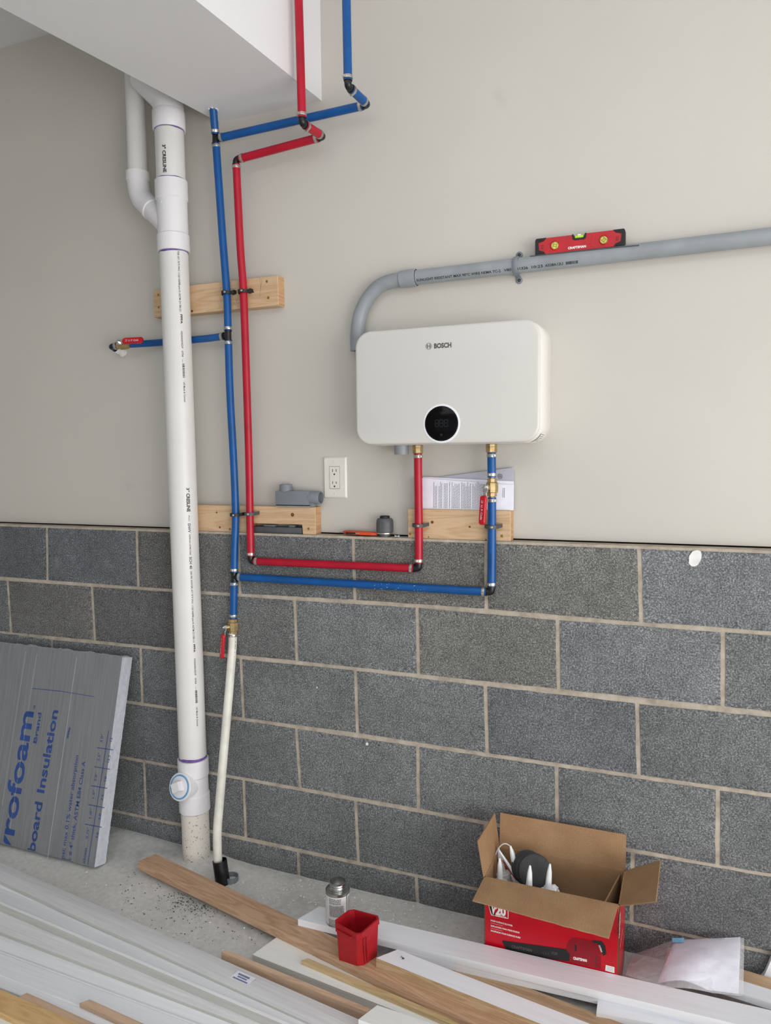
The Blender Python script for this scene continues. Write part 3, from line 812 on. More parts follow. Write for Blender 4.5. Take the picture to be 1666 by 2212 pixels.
add_lathe(b, e3, e4 - e3, [(R2, 0), (R2 + 0.0065, 0.001), (R2 + 0.0065, 0.018), (R2 + 0.003, 0.021)], 34)
obj('wye_branch', b, m_fit, w)
for vv_, uu_ in ((436, 349), (498, 350)):
    b = BM(); P = W(uu_, vv_, y=-0.088); ax_ = dax(P.z); n_ = (P - ax_); n_.z = 0; n_.normalize(); add_lathe(b, ax_ + n_ * (rm - 0.001), n_, [(0.0042, 0), (0.0042, 0.0016), (0.003, 0.0018)], 14); obj('moulded_dot', b, m_fit, w)
b = BM(); add_cyl(b, bx, bxt2, R2, 32); obj('branch_pipe', b, m_pvc, t, label='smaller side branch pipe')
b = BM()
add_tube(b, smooth_path([bx + V((0, 0, 0.0)), e1, e2, e3, e3.lerp(e4, 0.08)], 6), R2 + 0.004, 32)
add_lathe(b, bx + V((0, 0, 0.004)), (0, 0, -1), [(R2, 0), (R2 + 0.0065, 0.001), (R2 + 0.0065, 0.026), (R2 + 0.003, 0.029)], 34)
obj('branch_elbow', b, m_fit, t)
# purple primer rings
def primer(c, d, r, wd, ph):
    b = BM(); x, y, d = frame(d); n = 48; lo, hi = [], []
    for i in range(n):
        a_ = 2 * PI * i / n; o_ = x * math.cos(a_) + y * math.sin(a_)
        h = wd * (0.6 + 0.5 * noise.noise(V((math.cos(a_) * 1.5, math.sin(a_) * 1.5, ph))))
        lo.append(b.verts.new(c + o_ * (r + 0.0006) - d * 0.002)); hi.append(b.verts.new(c + o_ * (r + 0.0006) + d * h))
    for i in range(n): b.faces.new((lo[i], lo[(i + 1) % n], hi[(i + 1) % n], hi[i]))
    obj('primer_stain', b, m_purple, t, label='purple primer smear at a joint')
primer(dax(z_tt), DX, R3, 0.014, 1); primer(dax(z_wt), DX, R3, 0.005, 2); primer(dax(z_c1b), -DX, R3, 0.004, 3); primer(dax(z_wb), -DX, R3, 0.006, 4)
primer(dax(z_tb), -DX, R3 + 0.0005, 0.003, 5); primer(bx, (0, 0, 1), R2, 0.006, 6)
# cleanout tee
L = z_tt - z_tb
prof = [(R3 - .001, 0), (ra, 0.001), (ra, z_tb0 - z_tb), (rm, z_tb0 - z_tb + 0.004), (rm, z_ttb - z_tb - 0.004), (ra, z_ttb - z_tb), (ra, L - 0.001), (R3 - .001, L)]
w = cyl_part('cleanout_tee', z_tb, z_tt, 0, m_fit, prof)
cz = zpx(1694); cc = dax(cz); cdir = V((-0.30, -0.95, 0.05)).normalized()
cend = W(388, 1700, y=cc.y + cdir.y * 0.070)
cdir = (cend - cc).normalized()
b = BM(); add_lathe(b, cc, cdir, [(0.040, 0), (0.040, 0.046), (0.044, 0.050), (0.044, 0.068), (0.0425, 0.0695), (0.036, 0.0695), (0.036, 0.062)], 44); obj('cleanout_hub', b, m_fit, w)
b = BM(); add_lathe(b, cc + cdir * 0.064, cdir, [(0.0385, 0), (0.0385, 0.0066), (0.0335, 0.0070), (0.0335, 0.0)], 40); obj('thread_tape', b, m_bluering, w, label='blue thread tape ring')
b = BM(); add_lathe(b, cc + cdir * 0.066, cdir, [(0.0335, 0), (0.0335, 0.0046), (0.032, 0.0054), (0.018, 0.0054)], 40)
x, y, d = frame(cdir)
sq = [(-1, -1), (1, -1), (1, 1), (-1, 1)]; an = math.radians(28)
lo = []; hi = []
for a_, c_ in sq:
    px, py = a_ * math.cos(an) - c_ * math.sin(an), a_ * math.sin(an) + c_ * math.cos(an)
    lo.append(cc + cdir * 0.069 + (x * px + y * py) * 0.0155); hi.append(cc + cdir * 0.092 + (x * px + y * py) * 0.0140)
A = [b.verts.new(q) for q in lo]; B = [b.verts.new(q) for q in hi]
for i in range(4): b.faces.new((A[i], A[(i + 1) % 4], B[(i + 1) % 4], B[i]))
b.faces.new(B)
obj('cleanout_plug', b, m_fit, w, smooth=30)
# printed lettering
base_ang = math.atan2(CAM.y + 0.045, CAM.x - 0.64)
def dtext(off, y_px, dy=0.0):
    """text frame on the cylinder running downwards from a pixel row; capitals' tops towards the right"""
    th0 = base_ang + off; z0 = zpx(y_px)
    def fn(x, y):
        z = z0 - x; a_ = th0 + (y + dy) / R3; c = dax(z)
        return V((c.x + math.cos(a_) * (R3 + 0.0005), c.y + math.sin(a_) * (R3 + 0.0005), z))
    return fn
b = BM()
def dline(s, off, ya, yb, h, bold=0.0):
    add_text(b, s, dtext(off, ya, -h / 2), zpx(ya) - zpx(yb), h, bold)
dline('3" CRESLINE', -0.40, 325, 384, 0.0105, 0.035)
o1, o2 = 0.32, 0.42
dline('TER AT 73\u00b0F PVC 1120 NSF\u00ae-pw-G ASTM D1785-21', 0.30, 549, 678, 0.0055, 0.015); dline('PPFA', 0.36, 684, 704, 0.0062, 0.035)
dline('1025043HSDP   0704   \u2014', 0.34, 720, 786, 0.0055, 0.012)
add_barcode(b, lambda x, y: dtext(0.36, 789, -0.003)(x, y), zpx(789) - zpx(818), 0.007, 16)
dline('US Made & Owned', 0.38, 828, 870, 0.0055, 0.01)
dline('3"', 0.36, 1053, 1062, 0.0095, 0.02); dline('CRESLINE', 0.36, 1065, 1104, 0.0105, 0.035); dline('PVC', 0.36, 1112, 1124, 0.005)
dline('DWV', 0.36, 1129, 1148, 0.0085, 0.02); dline('NSF\u00ae-dwv ASTM D2665', 0.37, 1152, 1196, 0.0048, 0.01); dline('SCH 40', 0.37, 1200, 1226, 0.0085, 0.015)
dline('260 PSI WATER AT 73\u00b0F PVC 1120 NSF\u00ae-pw-G ASTM D1785-21', 0.38, 1230, 1382, 0.0055, 0.012); dline('PPFA', 0.40, 1386, 1403, 0.006, 0.035)
dline('1025043HSDP   0704   \u2014', 0.40, 1416, 1482, 0.0052, 0.01)
add_barcode(b, lambda x, y: dtext(0.40, 1484, -0.003)(x, y), zpx(1484) - zpx(1510), 0.007, 14)
dline('US Made & Owned', 0.42, 1520, 1560, 0.0052, 0.008)
obj('printed_text', b, m_ink, t, smooth=None, label='black lettering printed down the pipe')

# black sleeve in the floor and grey stub beside it
b = BM(); c0 = W(487, 1915, z=0.0); c1 = W(473.5, 1855, y=c0.y + 0.012)
c0 = V((W(487, 1912, z=0).x - 0.012, W(487, 1912, z=0).y + 0.008, -0.02)); c1 = W(474.5, 1858, y=c0.y + 0.004)
add_lathe(b, c0, c1 - c0, [(0.0225, 0), (0.0225, (c1 - c0).length), (0.0205, (c1 - c0).length), (0.0205, 0.02), (0.001, 0.02)], 30, cap=False)
s = obj('pipe_sleeve', b, m_blackplastic, origin=(c0.x, c0.y, 0)); tag(s, 'black plastic sleeve standing in the floor around the foot of the white tube', 'sleeve')
b = BM(); c = W(500, 1903, z=0.0) 
add_lathe(b, (c.x, c.y, -0.01), (0.02, 0.0, 1), [(0.022, 0), (0.022, 0.028), (0.019, 0.028), (0.019, 0.01), (0.001, 0.01)], 28, cap=False)
s = obj('conduit_stub', b, m_conduit2, origin=(c.x, c.y, 0)); tag(s, 'short grey pipe stub in the floor just right of the black sleeve', 'pipe stub')

# ================================================================ WATER HEATER
HX0, HX1 = 1.272, 1.790; HZ0, HZ1 = 1.3665, 1.681
hc = V(((HX0 + HX1) / 2, 0, (HZ0 + HZ1) / 2)); hw, hh = HX1 - HX0, HZ1 - HZ0
t = empty('water_heater', (hc.x, DRY, HZ0), 'white rounded rectangular wall-mounted water heater with a round black display', 'water heater')
def loft(b, layers, mi=0, cap0=True, cap1=True):
    """layers: (w, h, r, y)"""
    L_ = []
    for w_, h_, r_, y_ in layers:
        L_.append([b.verts.new((hc.x + x, y_, hc.z + z)) for x, z in roundrect(w_, h_, r_, 10)])
    for A, B in zip(L_, L_[1:]):
        for i in range(len(A)): b.faces.new((A[i], A[(i + 1) % len(A)], B[(i + 1) % len(A)], B[i])).material_index = mi
    if cap0: b.faces.new(L_[0]).material_index = mi
    if cap1: b.faces.new(L_[-1][::-1]).material_index = mi
b = BM(); loft(b, [(hw, hh, 0.046, DRY), (hw + 0.012, hh + 0.004, 0.048, DRY - 0.01), (hw + 0.010, hh + 0.004, 0.048, -0.03), (hw + 0.002, hh + 0.002, 0.046, -0.070), (hw - 0.004, hh - 0.004, 0.045, -0.0745)])
obj('casing', b, m_heaterside, t, smooth=40)
b = BM(); loft(b, [(hw - 0.010, hh - 0.010, 0.044, -0.073), (hw - 0.002, hh - 0.002, 0.045, -0.0765), (hw + 0.000, hh + 0.0, 0.045, -0.080), (hw - 0.002, hh - 0.002, 0.044, -0.0835), (hw - 0.007, hh - 0.007, 0.042, -0.0855), (hw - 0.015, hh - 0.015, 0.038, -0.0862)])
fp = obj('front_panel', b, m_heater, t, smooth=40)
FY = -0.0862
dcx = W(954, 915, y=FY)
b = BM(); add_lathe(b, (dcx.x, FY + 0.001, dcx.z), (0, -1, 0), [(0.0525, 0), (0.0525, 0.0014), (0.0510, 0.0020), (0.0475, 0.0016)], 64); obj('display_bezel', b, m_caulk, fp)
b = BM(); add_lathe(b, (dcx.x, FY + 0.001, dcx.z), (0, -1, 0), [(0.0470, 0), (0.0470, 0.0022), (0.0460, 0.0028), (0.001, 0.0028)], 64); dp = obj('display', b, m_blackglass, fp)
b = BM(); YD = FY - 0.0021
def ringq(cx, cz, r0, r1, a0=0, a1=2 * PI, n=48):
    for i in range(n):
        s0, s1 = a0 + (a1 - a0) * i / n, a0 + (a1 - a0) * (i + 1) / n
        add_quad(b, [(cx + r0 * math.cos(s0), YD, cz + r0 * math.sin(s0)), (cx + r1 * math.cos(s0), YD, cz + r1 * math.sin(s0)), (cx + r1 * math.cos(s1), YD, cz + r1 * math.sin(s1)), (cx + r0 * math.cos(s1), YD, cz + r0 * math.sin(s1))])
def segdigit(cx, cz, w_=0.010, h_=0.018, th=0.0014):
    for dx, dz, hor in ((0, h_ / 2, 1), (0, 0, 1), (0, -h_ / 2, 1), (-w_ / 2, h_ / 4, 0), (w_ / 2, h_ / 4, 0), (-w_ / 2, -h_ / 4, 0), (w_ / 2, -h_ / 4, 0)):
        a_, c_ = (w_ / 2 - 0.001, th / 2) if hor else (th / 2, h_ / 4 - 0.001)
        add_quad(b, [(cx + dx - a_, YD, cz + dz - c_), (cx + dx + a_, YD, cz + dz - c_), (cx + dx + a_, YD, cz + dz + c_), (cx + dx - a_, YD, cz + dz + c_)])
ringq(dcx.x, dcx.z, 0.0440, 0.0444)
for dx in (-0.0125, 0.0, 0.0135): segdigit(dcx.x + dx, dcx.z + 0.001)
obj('unlit_digits', b, m_ghost, fp, smooth=None, label='faint unlit digits on the black display')
b = BM(); ringq(dcx.x, dcx.z - 0.030, 0.0024, 0.0030, math.radians(120), math.radians(420), 20)
add_quad(b, [(dcx.x - .0003, YD, dcx.z - .030), (dcx.x + .0003, YD, dcx.z - .030), (dcx.x + .0003, YD, dcx.z - .0265), (dcx.x - .0003, YD, dcx.z - .0265)])
obj('power_symbol', b, m_greyink, fp, smooth=None)
b = BM(); YD = FY - 0.0004
bl = W(938, 751.5, y=FY); br = W(975.5, 747.5, y=FY); bh = 0.0125
add_text(b, 'BOSCH', lambda x, y: V((bl.x + x, YD, bl.z - 0.001 + y)), br.x - bl.x, bh, 0.045)
lc = W(926.5, 748, y=FY)
ringq(lc.x, lc.z, 0.0078, 0.0088, n=36)
ringq(lc.x, lc.z, 0.0050, 0.0062, math.radians(125), math.radians(235), 12); ringq(lc.x, lc.z, 0.0050, 0.0062, math.radians(-55), math.radians(55), 12)
for sx in (-1, 1): add_quad(b, [(lc.x + sx * .0030 - .0007, YD, lc.z - .0058), (lc.x + sx * .0030 + .0007, YD, lc.z - .0058), (lc.x + sx * .0030 + .0007, YD, lc.z + .0058), (lc.x + sx * .0030 - .0007, YD, lc.z + .0058)])
add_quad(b, [(lc.x - .003, YD, lc.z - .0007), (lc.x + .003, YD, lc.z - .0007), (lc.x + .003, YD, lc.z + .0007), (lc.x - .003, YD, lc.z + .0007)])
obj('logo', b, m_greyink, fp, smooth=None, label='grey round emblem and lettering')
# rating label on the lower right of the casing, grey stub below
b = BM()
def onside(s, yy):   # along the bottom right corner arc
    a_ = -s; r_ = 0.048; cx = hc.x + (hw + 0.010) / 2 - r_; czz = hc.z - (hh + 0.004) / 2 + r_
    return V((cx + (r_ + 0.0008) * math.cos(a_), yy, czz + (r_ + 0.0008) * math.sin(a_)))
for i in range(6):
    s0, s1 = 0.5 + i * 0.12, 0.5 + (i + 1) * 0.12
    add_quad(b, [onside(s0, -0.055), onside(s1, -0.055), onside(s1, 0.0), onside(s0, 0.0)])
lb = obj('rating_label', b, m_wht, t, smooth=None)
b = BM()
for i in range(5):
    s0 = 0.55 + i * 0.12; add_quad(b, [onside(s0, -0.05) + V((.0004, 0, -.0004)), onside(s0 + 0.03, -0.05) + V((.0004, 0, -.0004)), onside(s0 + 0.03, -0.01) + V((.0004, 0, -.0004)), onside(s0, -0.01) + V((.0004, 0, -.0004))])
obj('label_print', b, m_greyink, lb, smooth=None)
sp = W(867.5, 985, y=-0.01); b = BM()
add_lathe(b, (sp.x, -0.01, HZ0 + 0.002), (0, 0, -1), [(0.021, 0), (0.021, 0.030), (0.018, 0.030), (0.018, 0.01), (0.001, 0.01)], 30, cap=False)
obj('conduit_nipple', b, m_conduit, t, label='grey plastic stub below the casing')

# ================================================================ CONDUIT, STRAP, LEVEL
t = empty('electrical_conduit', (1.40, DRY, 1.84), 'grey plastic electrical conduit curving up from behind the heater and off to the right', 'conduit')
RC = 0.0205; CY = DRY - RC - 0.0055
a = W(895, 600, y=CY); e_ = W(1666, 510.5, y=CY); dirc = (e_ - a).normalized()
b = BM(); add_cyl(b, a, a + dirc * 2.2, RC, 40); cp = obj('straight_pipe', b, m_conduit, t)
cpts = [W(772, 758, y=CY), W(772, 720, y=CY), W(778.5, 680, y=CY), W(793, 648, y=CY), W(815, 622, y=CY), W(840, 609, y=CY), W(866, 603.5, y=CY), W(885, 601, y=CY)]
b = BM(); add_tube(b, smooth_path(cpts, 6), RC, 34); obj('bend', b, m_conduit, t)
b = BM(); L0 = W(865, 604, y=CY); L1 = W(900, 599.5, y=CY); 
add_lathe(b, L0, L1 - L0, [(RC, 0), (RC + 0.0035, 0.002), (RC + 0.0045, (L1 - L0).length - 0.001), (RC + 0.003, (L1 - L0).length), (RC, (L1 - L0).length)], 40); obj('bell_end', b, m_conduit, t)
b = BM(); add_lathe(b, L1 - dirc * 0.0003, dirc, [(RC + 0.0022, 0), (RC + 0.0022, 0.0012), (RC, 0.0012)], 40); obj('joint_gap', b, m_ink, t)
b = BM(); ang = math.radians(-22)
def ctext(u0, dy):
    s0 = W(u0, 590, y=CY - RC).x
    def fn(x, y):
        p_ = a + dirc * ((s0 - a.x) / dirc.x + x); th = (y + dy) / RC - 0.62
        return p_ + V((0, -math.cos(th), math.sin(th))) * (RC + 0.0005)
    return fn
def cline(s, u0, u1, h=0.0072, bold=0.012):
    add_text(b, s, ctext(u0, -h / 2), W(u1, 590, y=CY - RC).x - W(u0, 590, y=CY - RC).x, h, bold)
cline('SUNLIGHT RESISTANT MAX 90\u00b0C WIRE NEMA TC-2', 899, 1081); cline('V80', 1088, 1104); cline('41326', 1115, 1140); cline('10:23', 1148, 1172); cline('A528A12U', 1177, 1216)
add_barcode(b, ctext(1222, -0.004), 0.030, 0.0075, 15)
obj('printed_text', b, m_ink, t, smooth=None, label='black lettering printed along the conduit')
# strap
sp = a + dirc * ((W(1113, 575, y=CY - RC).x - a.x) / dirc.x); st = empty('conduit_strap', sp, 'grey two-hole conduit strap screwed to the wall left of the red level', 'strap')
b = BM(); n = 16; hwid = 0.0065; prev = None
prof_ = [(0.030, DRY - CY - 0.0005, 0.003), (0.0235, DRY - CY - 0.0005, 0.003)]
for k in range(n + 1):
    th = PI * k / n; prof_.append(None)
sec = []
for (zz) in [0.036, 0.029, 0.025]: sec.append((V((0, DRY - CY - 0.0035, zz)), V((0, DRY - CY, zz))))
for k in range(1, n):
    th = PI / 2 - PI * k / n; sec.append((V((0, -math.cos(th) * (RC + 0.0036), math.sin(th) * (RC + 0.0036))), V((0, -math.cos(th) * RC * 1.01, math.sin(th) * RC * 1.01))))
for (zz) in [-0.025, -0.029, -0.036]: sec.append((V((0, DRY - CY - 0.0035, zz)), V((0, DRY - CY, zz))))
rows = []
for o_, i_ in sec:
    rows.append([b.verts.new(sp + o_ + V((-hwid, 0, 0))), b.verts.new(sp + o_ + V((-hwid * 0.3, -0.0014, 0))), b.verts.new(sp + o_ + V((hwid * 0.3, -0.0014, 0))), b.verts.new(sp + o_ + V((hwid, 0, 0))), b.verts.new(sp + i_ + V((hwid, 0, 0))), b.verts.new(sp + i_ + V((-hwid, 0, 0)))])
for P, Q in zip(rows, rows[1:]):
    for i in range(6): b.faces.new((P[i], P[(i + 1) % 6], Q[(i + 1) % 6], Q[i]))
b.faces.new(rows[0][::-1]); b.faces.new(rows[-1])
for s in (-1, 1): add_lathe(b, sp + V((0.002, DRY - CY, s * 0.034)), (0, -1, 0), [(0.0088, 0), (0.0088, 0.0034), (0.0078, 0.0042), (0.001, 0.0042)], 20)
obj('saddle', b, m_conduit2, st, smooth=50)
for s in (-1, 1):
    b = BM(); screw_head(b, sp + V((0.002, DRY - CY - 0.0042, s * 0.034)), 0.0042); obj('screw', b, m_ink, st)

# level
lx0, lx1 = W(1155, 550, y=-0.002).x, W(1350, 530, y=-0.002).x
ltop = a + dirc * ((lx0 - a.x) / dirc.x)
lz = W(1155, 552, y=-0.002).z; lz = max(lz, ltop.z + RC * 0.9)
LT = 0.020; LYF = 0.006; LH = 0.0415; LL = lx1 - lx0
t = empty('torpedo_level', (lx0, LYF, lz), 'small red and black spirit level resting on top of the grey conduit', 'level')
b = BM()
hcx = LL / 2
poly = [(0.008, 0), (LL - 0.008, 0), (LL - 0.008, LH), (hcx + 0.017, LH), (hcx + 0.012, LH - 0.013), (hcx - 0.012, LH - 0.013), (hcx - 0.017, LH), (0.008, LH)]
P3 = [V((lx0 + x, LYF, lz + z)) for x, z in poly]
add_prism(b, P3, (0, LT, 0), bev=0.0008)
body = obj('body', b, m_redpl, t, smooth=30)
b = BM()
for sx, dirx in ((0, 1), (LL, -1)):
    b = BM(); q = [(0, 0), (0.028, 0), (0.023, 0.0075), (0.010, 0.011), (0.008, LH - 0.011), (0.024, LH - 0.0065), (0.030, LH + 0.0006), (0.003, LH + 0.0006), (0, LH - 0.004)]
    P3 = [V((lx0 + sx + dirx * x, LYF - 0.001, lz + z - 0.0)) for x, z in q]
    if dirx < 0: P3 = P3[::-1]
    add_prism(b, P3, (0, LT + 0.002, 0), bev=0.0007)
    for k in range(5):
        xx = lx0 + sx + dirx * (0.006 + k * 0.0035); add_box(b, (xx - 0.0008, LYF - 0.0018, lz + 0.001), (xx + 0.0008, LYF, lz + 0.006))
        add_box(b, (xx - 0.0008, LYF - 0.0018, lz + LH - 0.006), (xx + 0.0008, LYF, lz + LH - 0.001))
    obj('rubber_end', b, m_rubber, t, smooth=30, label='black ribbed rubber end')

b = BM()
q = [(-0.0185, LH + 0.0008), (-0.0145, LH + 0.0008), (-0.0105, LH - 0.0095), (0.0105, LH - 0.0095), (0.0145, LH + 0.0008), (0.0185, LH + 0.0008), (0.0165, LH - 0.012), (0.012, LH - 0.0145), (-0.012, LH - 0.0145), (-0.0165, LH - 0.012)]
add_prism(b, [V((lx0 + hcx + x, LYF - 0.001, lz + z)) for x, z in q], (0, LT + 0.002, 0)); obj('vial_cradle', b, m_rubber, t, smooth=30)
b = BM(); add_cyl(b, (lx0 + hcx - 0.0115, LYF + LT / 2 - 0.004, lz + LH - 0.0065), (lx0 + hcx + 0.0115, LYF + LT / 2 - 0.004, lz + LH - 0.0065), 0.0055, 18, bev=0.001); vb = obj('vial', b, m_vial, t, label='green centre vial')
b = BM(); add_cyl(b, (lx0 + hcx - 0.004, LYF + 0.002, lz + LH - 0.0015), (lx0 + hcx + 0.004, LYF + 0.002, lz + LH - 0.0015), 0.002, 12); obj('bubble', b, m_caulk, vb)
for fx, an in ((0.052, 1.35), (LL - 0.052, -0.75)):
    c = V((lx0 + fx, LYF - 0.0002, lz + LH * 0.47))
    b = BM(); add_lathe(b, c, (0, -1, 0), [(0.0125, 0), (0.0125, 0.001), (0.0105, 0.0018), (0.0095, 0.0008)], 28, cap=False); rg = obj('vial_ring', b, m_redpl, t)
    b = BM(); add_lathe(b, c, (0, -1, 0), [(0.0092, 0), (0.0092, 0.0005), (0.001, 0.0005)], 24); obj('vial_window', b, m_vialy, rg)
    b = BM(); d_ = V((math.cos(an), 0, math.sin(an))); p_ = V((-d_.z, 0, d_.x))
    for s in (-1, 1):
        m0 = c + V((0, -0.0009, 0)) + p_ * 0.0; 
        A_ = m0 + p_ * s * 0.0045 - d_ * 0.0075; B_ = m0 + p_ * s * 0.0045 + d_ * 0.0075
        add_quad(b, [A_ - p_ * .0003, B_ - p_ * .0003, B_ + p_ * .0003, A_ + p_ * .0003])
        A_ = m0 + d_ * s * 0.0025 - p_ * 0.0045; B_ = m0 + d_ * s * 0.0025 + p_ * 0.0045
        add_quad(b, [A_ - d_ * .0003, B_ - d_ * .0003, B_ + d_ * .0003, A_ + d_ * .0003])
    obj('vial_lines', b, m_ink, rg, smooth=None)
b = BM(); add_text(b, 'CRAFTSMAN', lambda x, y: V((lx0 + LL * 0.375 + x, LYF - 0.0004, lz + 0.006 + y)), 0.046, 0.0058, 0.05)
obj('brand_print', b, m_wht, t, smooth=None, label='white lettering')
b = BM()
for fx in (0.019, LL - 0.019): add_box(b, (lx0 + fx - 0.0032, LYF - 0.0006, lz + LH * 0.47 - 0.0055), (lx0 + fx + 0.0032, LYF + 0.0006, lz + LH * 0.47 + 0.0055), 0.0005, seg=1)
obj('end_slot', b, m_boxdred, t)
b = BM()
for s in (-1, 1):
    q = [(s * 0.030, LH * 0.85), (s * 0.024, LH * 0.5), (s * 0.030, LH * 0.15), (s * 0.034, LH * 0.15), (s * 0.028, LH * 0.5), (s * 0.034, LH * 0.85)]
    P3 = [V((lx0 + hcx + x, LYF - 0.0009, lz + z)) for x, z in (q if s > 0 else q[::-1])]; add_prism(b, P3, (0, 0.0012, 0))
obj('moulded_rib', b, m_redpl, t, smooth=30)
# thin grey strip lying on the conduit under the level
sA = W(1145, 558, y=CY - RC * 0.65); sB = W(1381, 537, y=CY - RC * 0.75)
pA = a + dirc * ((sA.x - a.x) / dirc.x); pB = a + dirc * ((sB.x - a.x) / dirc.x)
A_ = pA + V((0, -0.55, 0.835)) * (RC + 0.0010); B_ = pB + V((0, -0.86, 0.51)) * (RC + 0.0012)
b = BM(); add_tube(b, [A_, A_.lerp(B_, 0.33) + V((0, -0.0004, 0.0006)), A_.lerp(B_, 0.66) + V((0, -0.0006, 0.001)), B_], 0.0015, 8)
tag(obj('wire_strip', b, m_condark, origin=A_), 'thin dark grey strip lying along the conduit below the level', 'strip')

# ================================================================ THINGS ON THE LEDGES
# conduit body standing on the notched block
bx0, bx1, bz0 = 0.956, 1.072, 1.1812
t = empty('conduit_elbow_box', (1.01, 0.015, bz0), 'grey plastic conduit elbow box standing on the notched wood block beside the outlet', 'electrical box')
b = BM(); add_box(b, (bx0, -0.003, bz0 + 0.006), (bx1, 0.036, bz0 + 0.049), 0.002); obj('body', b, m_conduit2, t)
b = BM(); add_box(b, (bx0 + 0.001, -0.0035, bz0 + 0.0035), (bx1 + 0.001, 0.037, bz0 + 0.0055)); obj('gasket', b, m_ink, t)
b = BM(); add_box(b, (bx0, -0.004, bz0), (bx1 + 0.002, 0.038, bz0 + 0.0035), 0.001, seg=1); obj('cover', b, m_conduit, t)
def socket(p, d, r, L, nm):
    b = BM(); add_lathe(b, p, d, [(r, 0), (r, L - 0.001), (r - 0.0006, L), (r - 0.003, L), (r - 0.003, L * 0.2), (0.001, L * 0.2)], 32, cap=False); obj(nm, b, m_conduit2, t)
socket((bx1 - 0.003, 0.016, bz0 + 0.029), (1, 0, 0), 0.0205, 0.036, 'socket'); socket((0.984, 0.016, bz0 + 0.047), (0, 0, 1), 0.0205, 0.022, 'socket')
b = BM(); add_box(b, (bx1 - 0.002, 0.005, bz0), (bx1 + 0.012, 0.027, bz0 + 0.012), 0.002); obj('foot', b, m_conduit2, t)

# outlet
oz0, oz1 = 1.208, 1.334; ox0, ox1 = 1.103, 1.181
t = empty('wall_outlet', ((ox0 + ox1) / 2, DRY, (oz0 + oz1) / 2), 'white rectangular two-socket wall outlet beside the grey elbow box', 'outlet')
ocx, ocz = (ox0 + ox1) / 2, (oz0 + oz1) / 2
b = BM(); L_ = []
for w_, h_, y_ in ((0.078, 0.126, DRY), (0.078, 0.126, DRY - 0.002), (0.070, 0.118, DRY - 0.0065)): L_.append([b.verts.new((ocx + x, y_, ocz + z)) for x, z in roundrect(w_, h_, 0.0025, 3)])
for A, B in zip(L_, L_[1:]):
    for i in range(len(A)): b.faces.new((A[i], A[(i + 1) % len(A)], B[(i + 1) % len(A)], B[i]))
b.faces.new(L_[-1]); pl = obj('cover_plate', b, m_plate, t, smooth=30)
b = BM(); add_box(b, (ocx - 0.0172, DRY - 0.0072, ocz - 0.0342), (ocx + 0.0172, DRY - 0.006, ocz + 0.0342)); obj('seam', b, m_slot, pl)
b = BM(); add_box(b, (ocx - 0.0165, DRY - 0.0085, ocz - 0.0335), (ocx + 0.0165, DRY - 0.006, ocz + 0.0335), 0.0006, seg=1); rc = obj('receptacle', b, m_plate, t)
b = BM()
for s in (-1, 1):
    zc = ocz + s * 0.0185 + 0.003
    for dx, h_ in ((-0.0062, 0.0042), (0.0062, 0.0036)): add_box(b, (ocx + dx - 0.0009, DRY - 0.0089, zc - h_), (ocx + dx + 0.0009, DRY - 0.0083, zc + h_))
    add_lathe(b, (ocx, DRY - 0.0083, zc - 0.0115), (0, -1, 0), [(0.0026, 0), (0.0026, 0.0006)], 14)
obj('socket_slots', b, m_slot, rc)
for s in (-1, 1):
    b = BM(); screw_head(b, (ocx, DRY - 0.0064, ocz + s * 0.049), 0.0034); obj('screw', b, m_plate, pl)

# liquid-tight connector
cx = 1.315; t = empty('conduit_connector', (cx, 0.018, LEDGE), 'dark grey ribbed conduit connector standing on the block wall ledge', 'conduit fitting')
b = BM(); add_lathe(b, (cx, 0.018, LEDGE), (0, 0, 1), [(0.0165, 0), (0.0165, 0.012)], 28); obj('threaded_end', b, m_condark, t)
b = BM(); add_lathe(b, (cx, 0.018, LEDGE + 0.009), (0, 0, 1), [(0.0235, 0), (0.0245, 0.001), (0.0245, 0.004), (0.0235, 0.005)], 30); obj('lock_ring', b, m_zinc, t)
b = BM(); n = 48; rings = []
for r_, z_ in ((0.0235, 0.014), (0.0255, 0.016), (0.0255, 0.040), (0.0245, 0.050), (0.021, 0.055), (0.0165, 0.056), (0.0165, 0.050)):
    rings.append([b.verts.new((cx + math.cos(2 * PI * i / n) * r_ * (0.965 if i % 6 == 0 and r_ > 0.022 else 1), 0.018 + math.sin(2 * PI * i / n) * r_ * (0.965 if i % 6 == 0 and r_ > 0.022 else 1), LEDGE + z_)) for i in range(n)])
for A, B in zip(rings, rings[1:]):
    for i in range(n): b.faces.new((A[i], A[(i + 1) % n], B[(i + 1) % n], B[i]))
b.faces.new(rings[0]); obj('ribbed_nut', b, m_condark, t)
b = BM(); add_lathe(b, (cx, 0.018, LEDGE + 0.05), (0, 0, 1), [(0.0145, 0), (0.0145, 0.0115), (0.0135, 0.0125), (0.0115, 0.0125), (0.0115, 0.003), (0.001, 0.003)], 28, cap=False); obj('inner_throat', b, m_rubber, t)

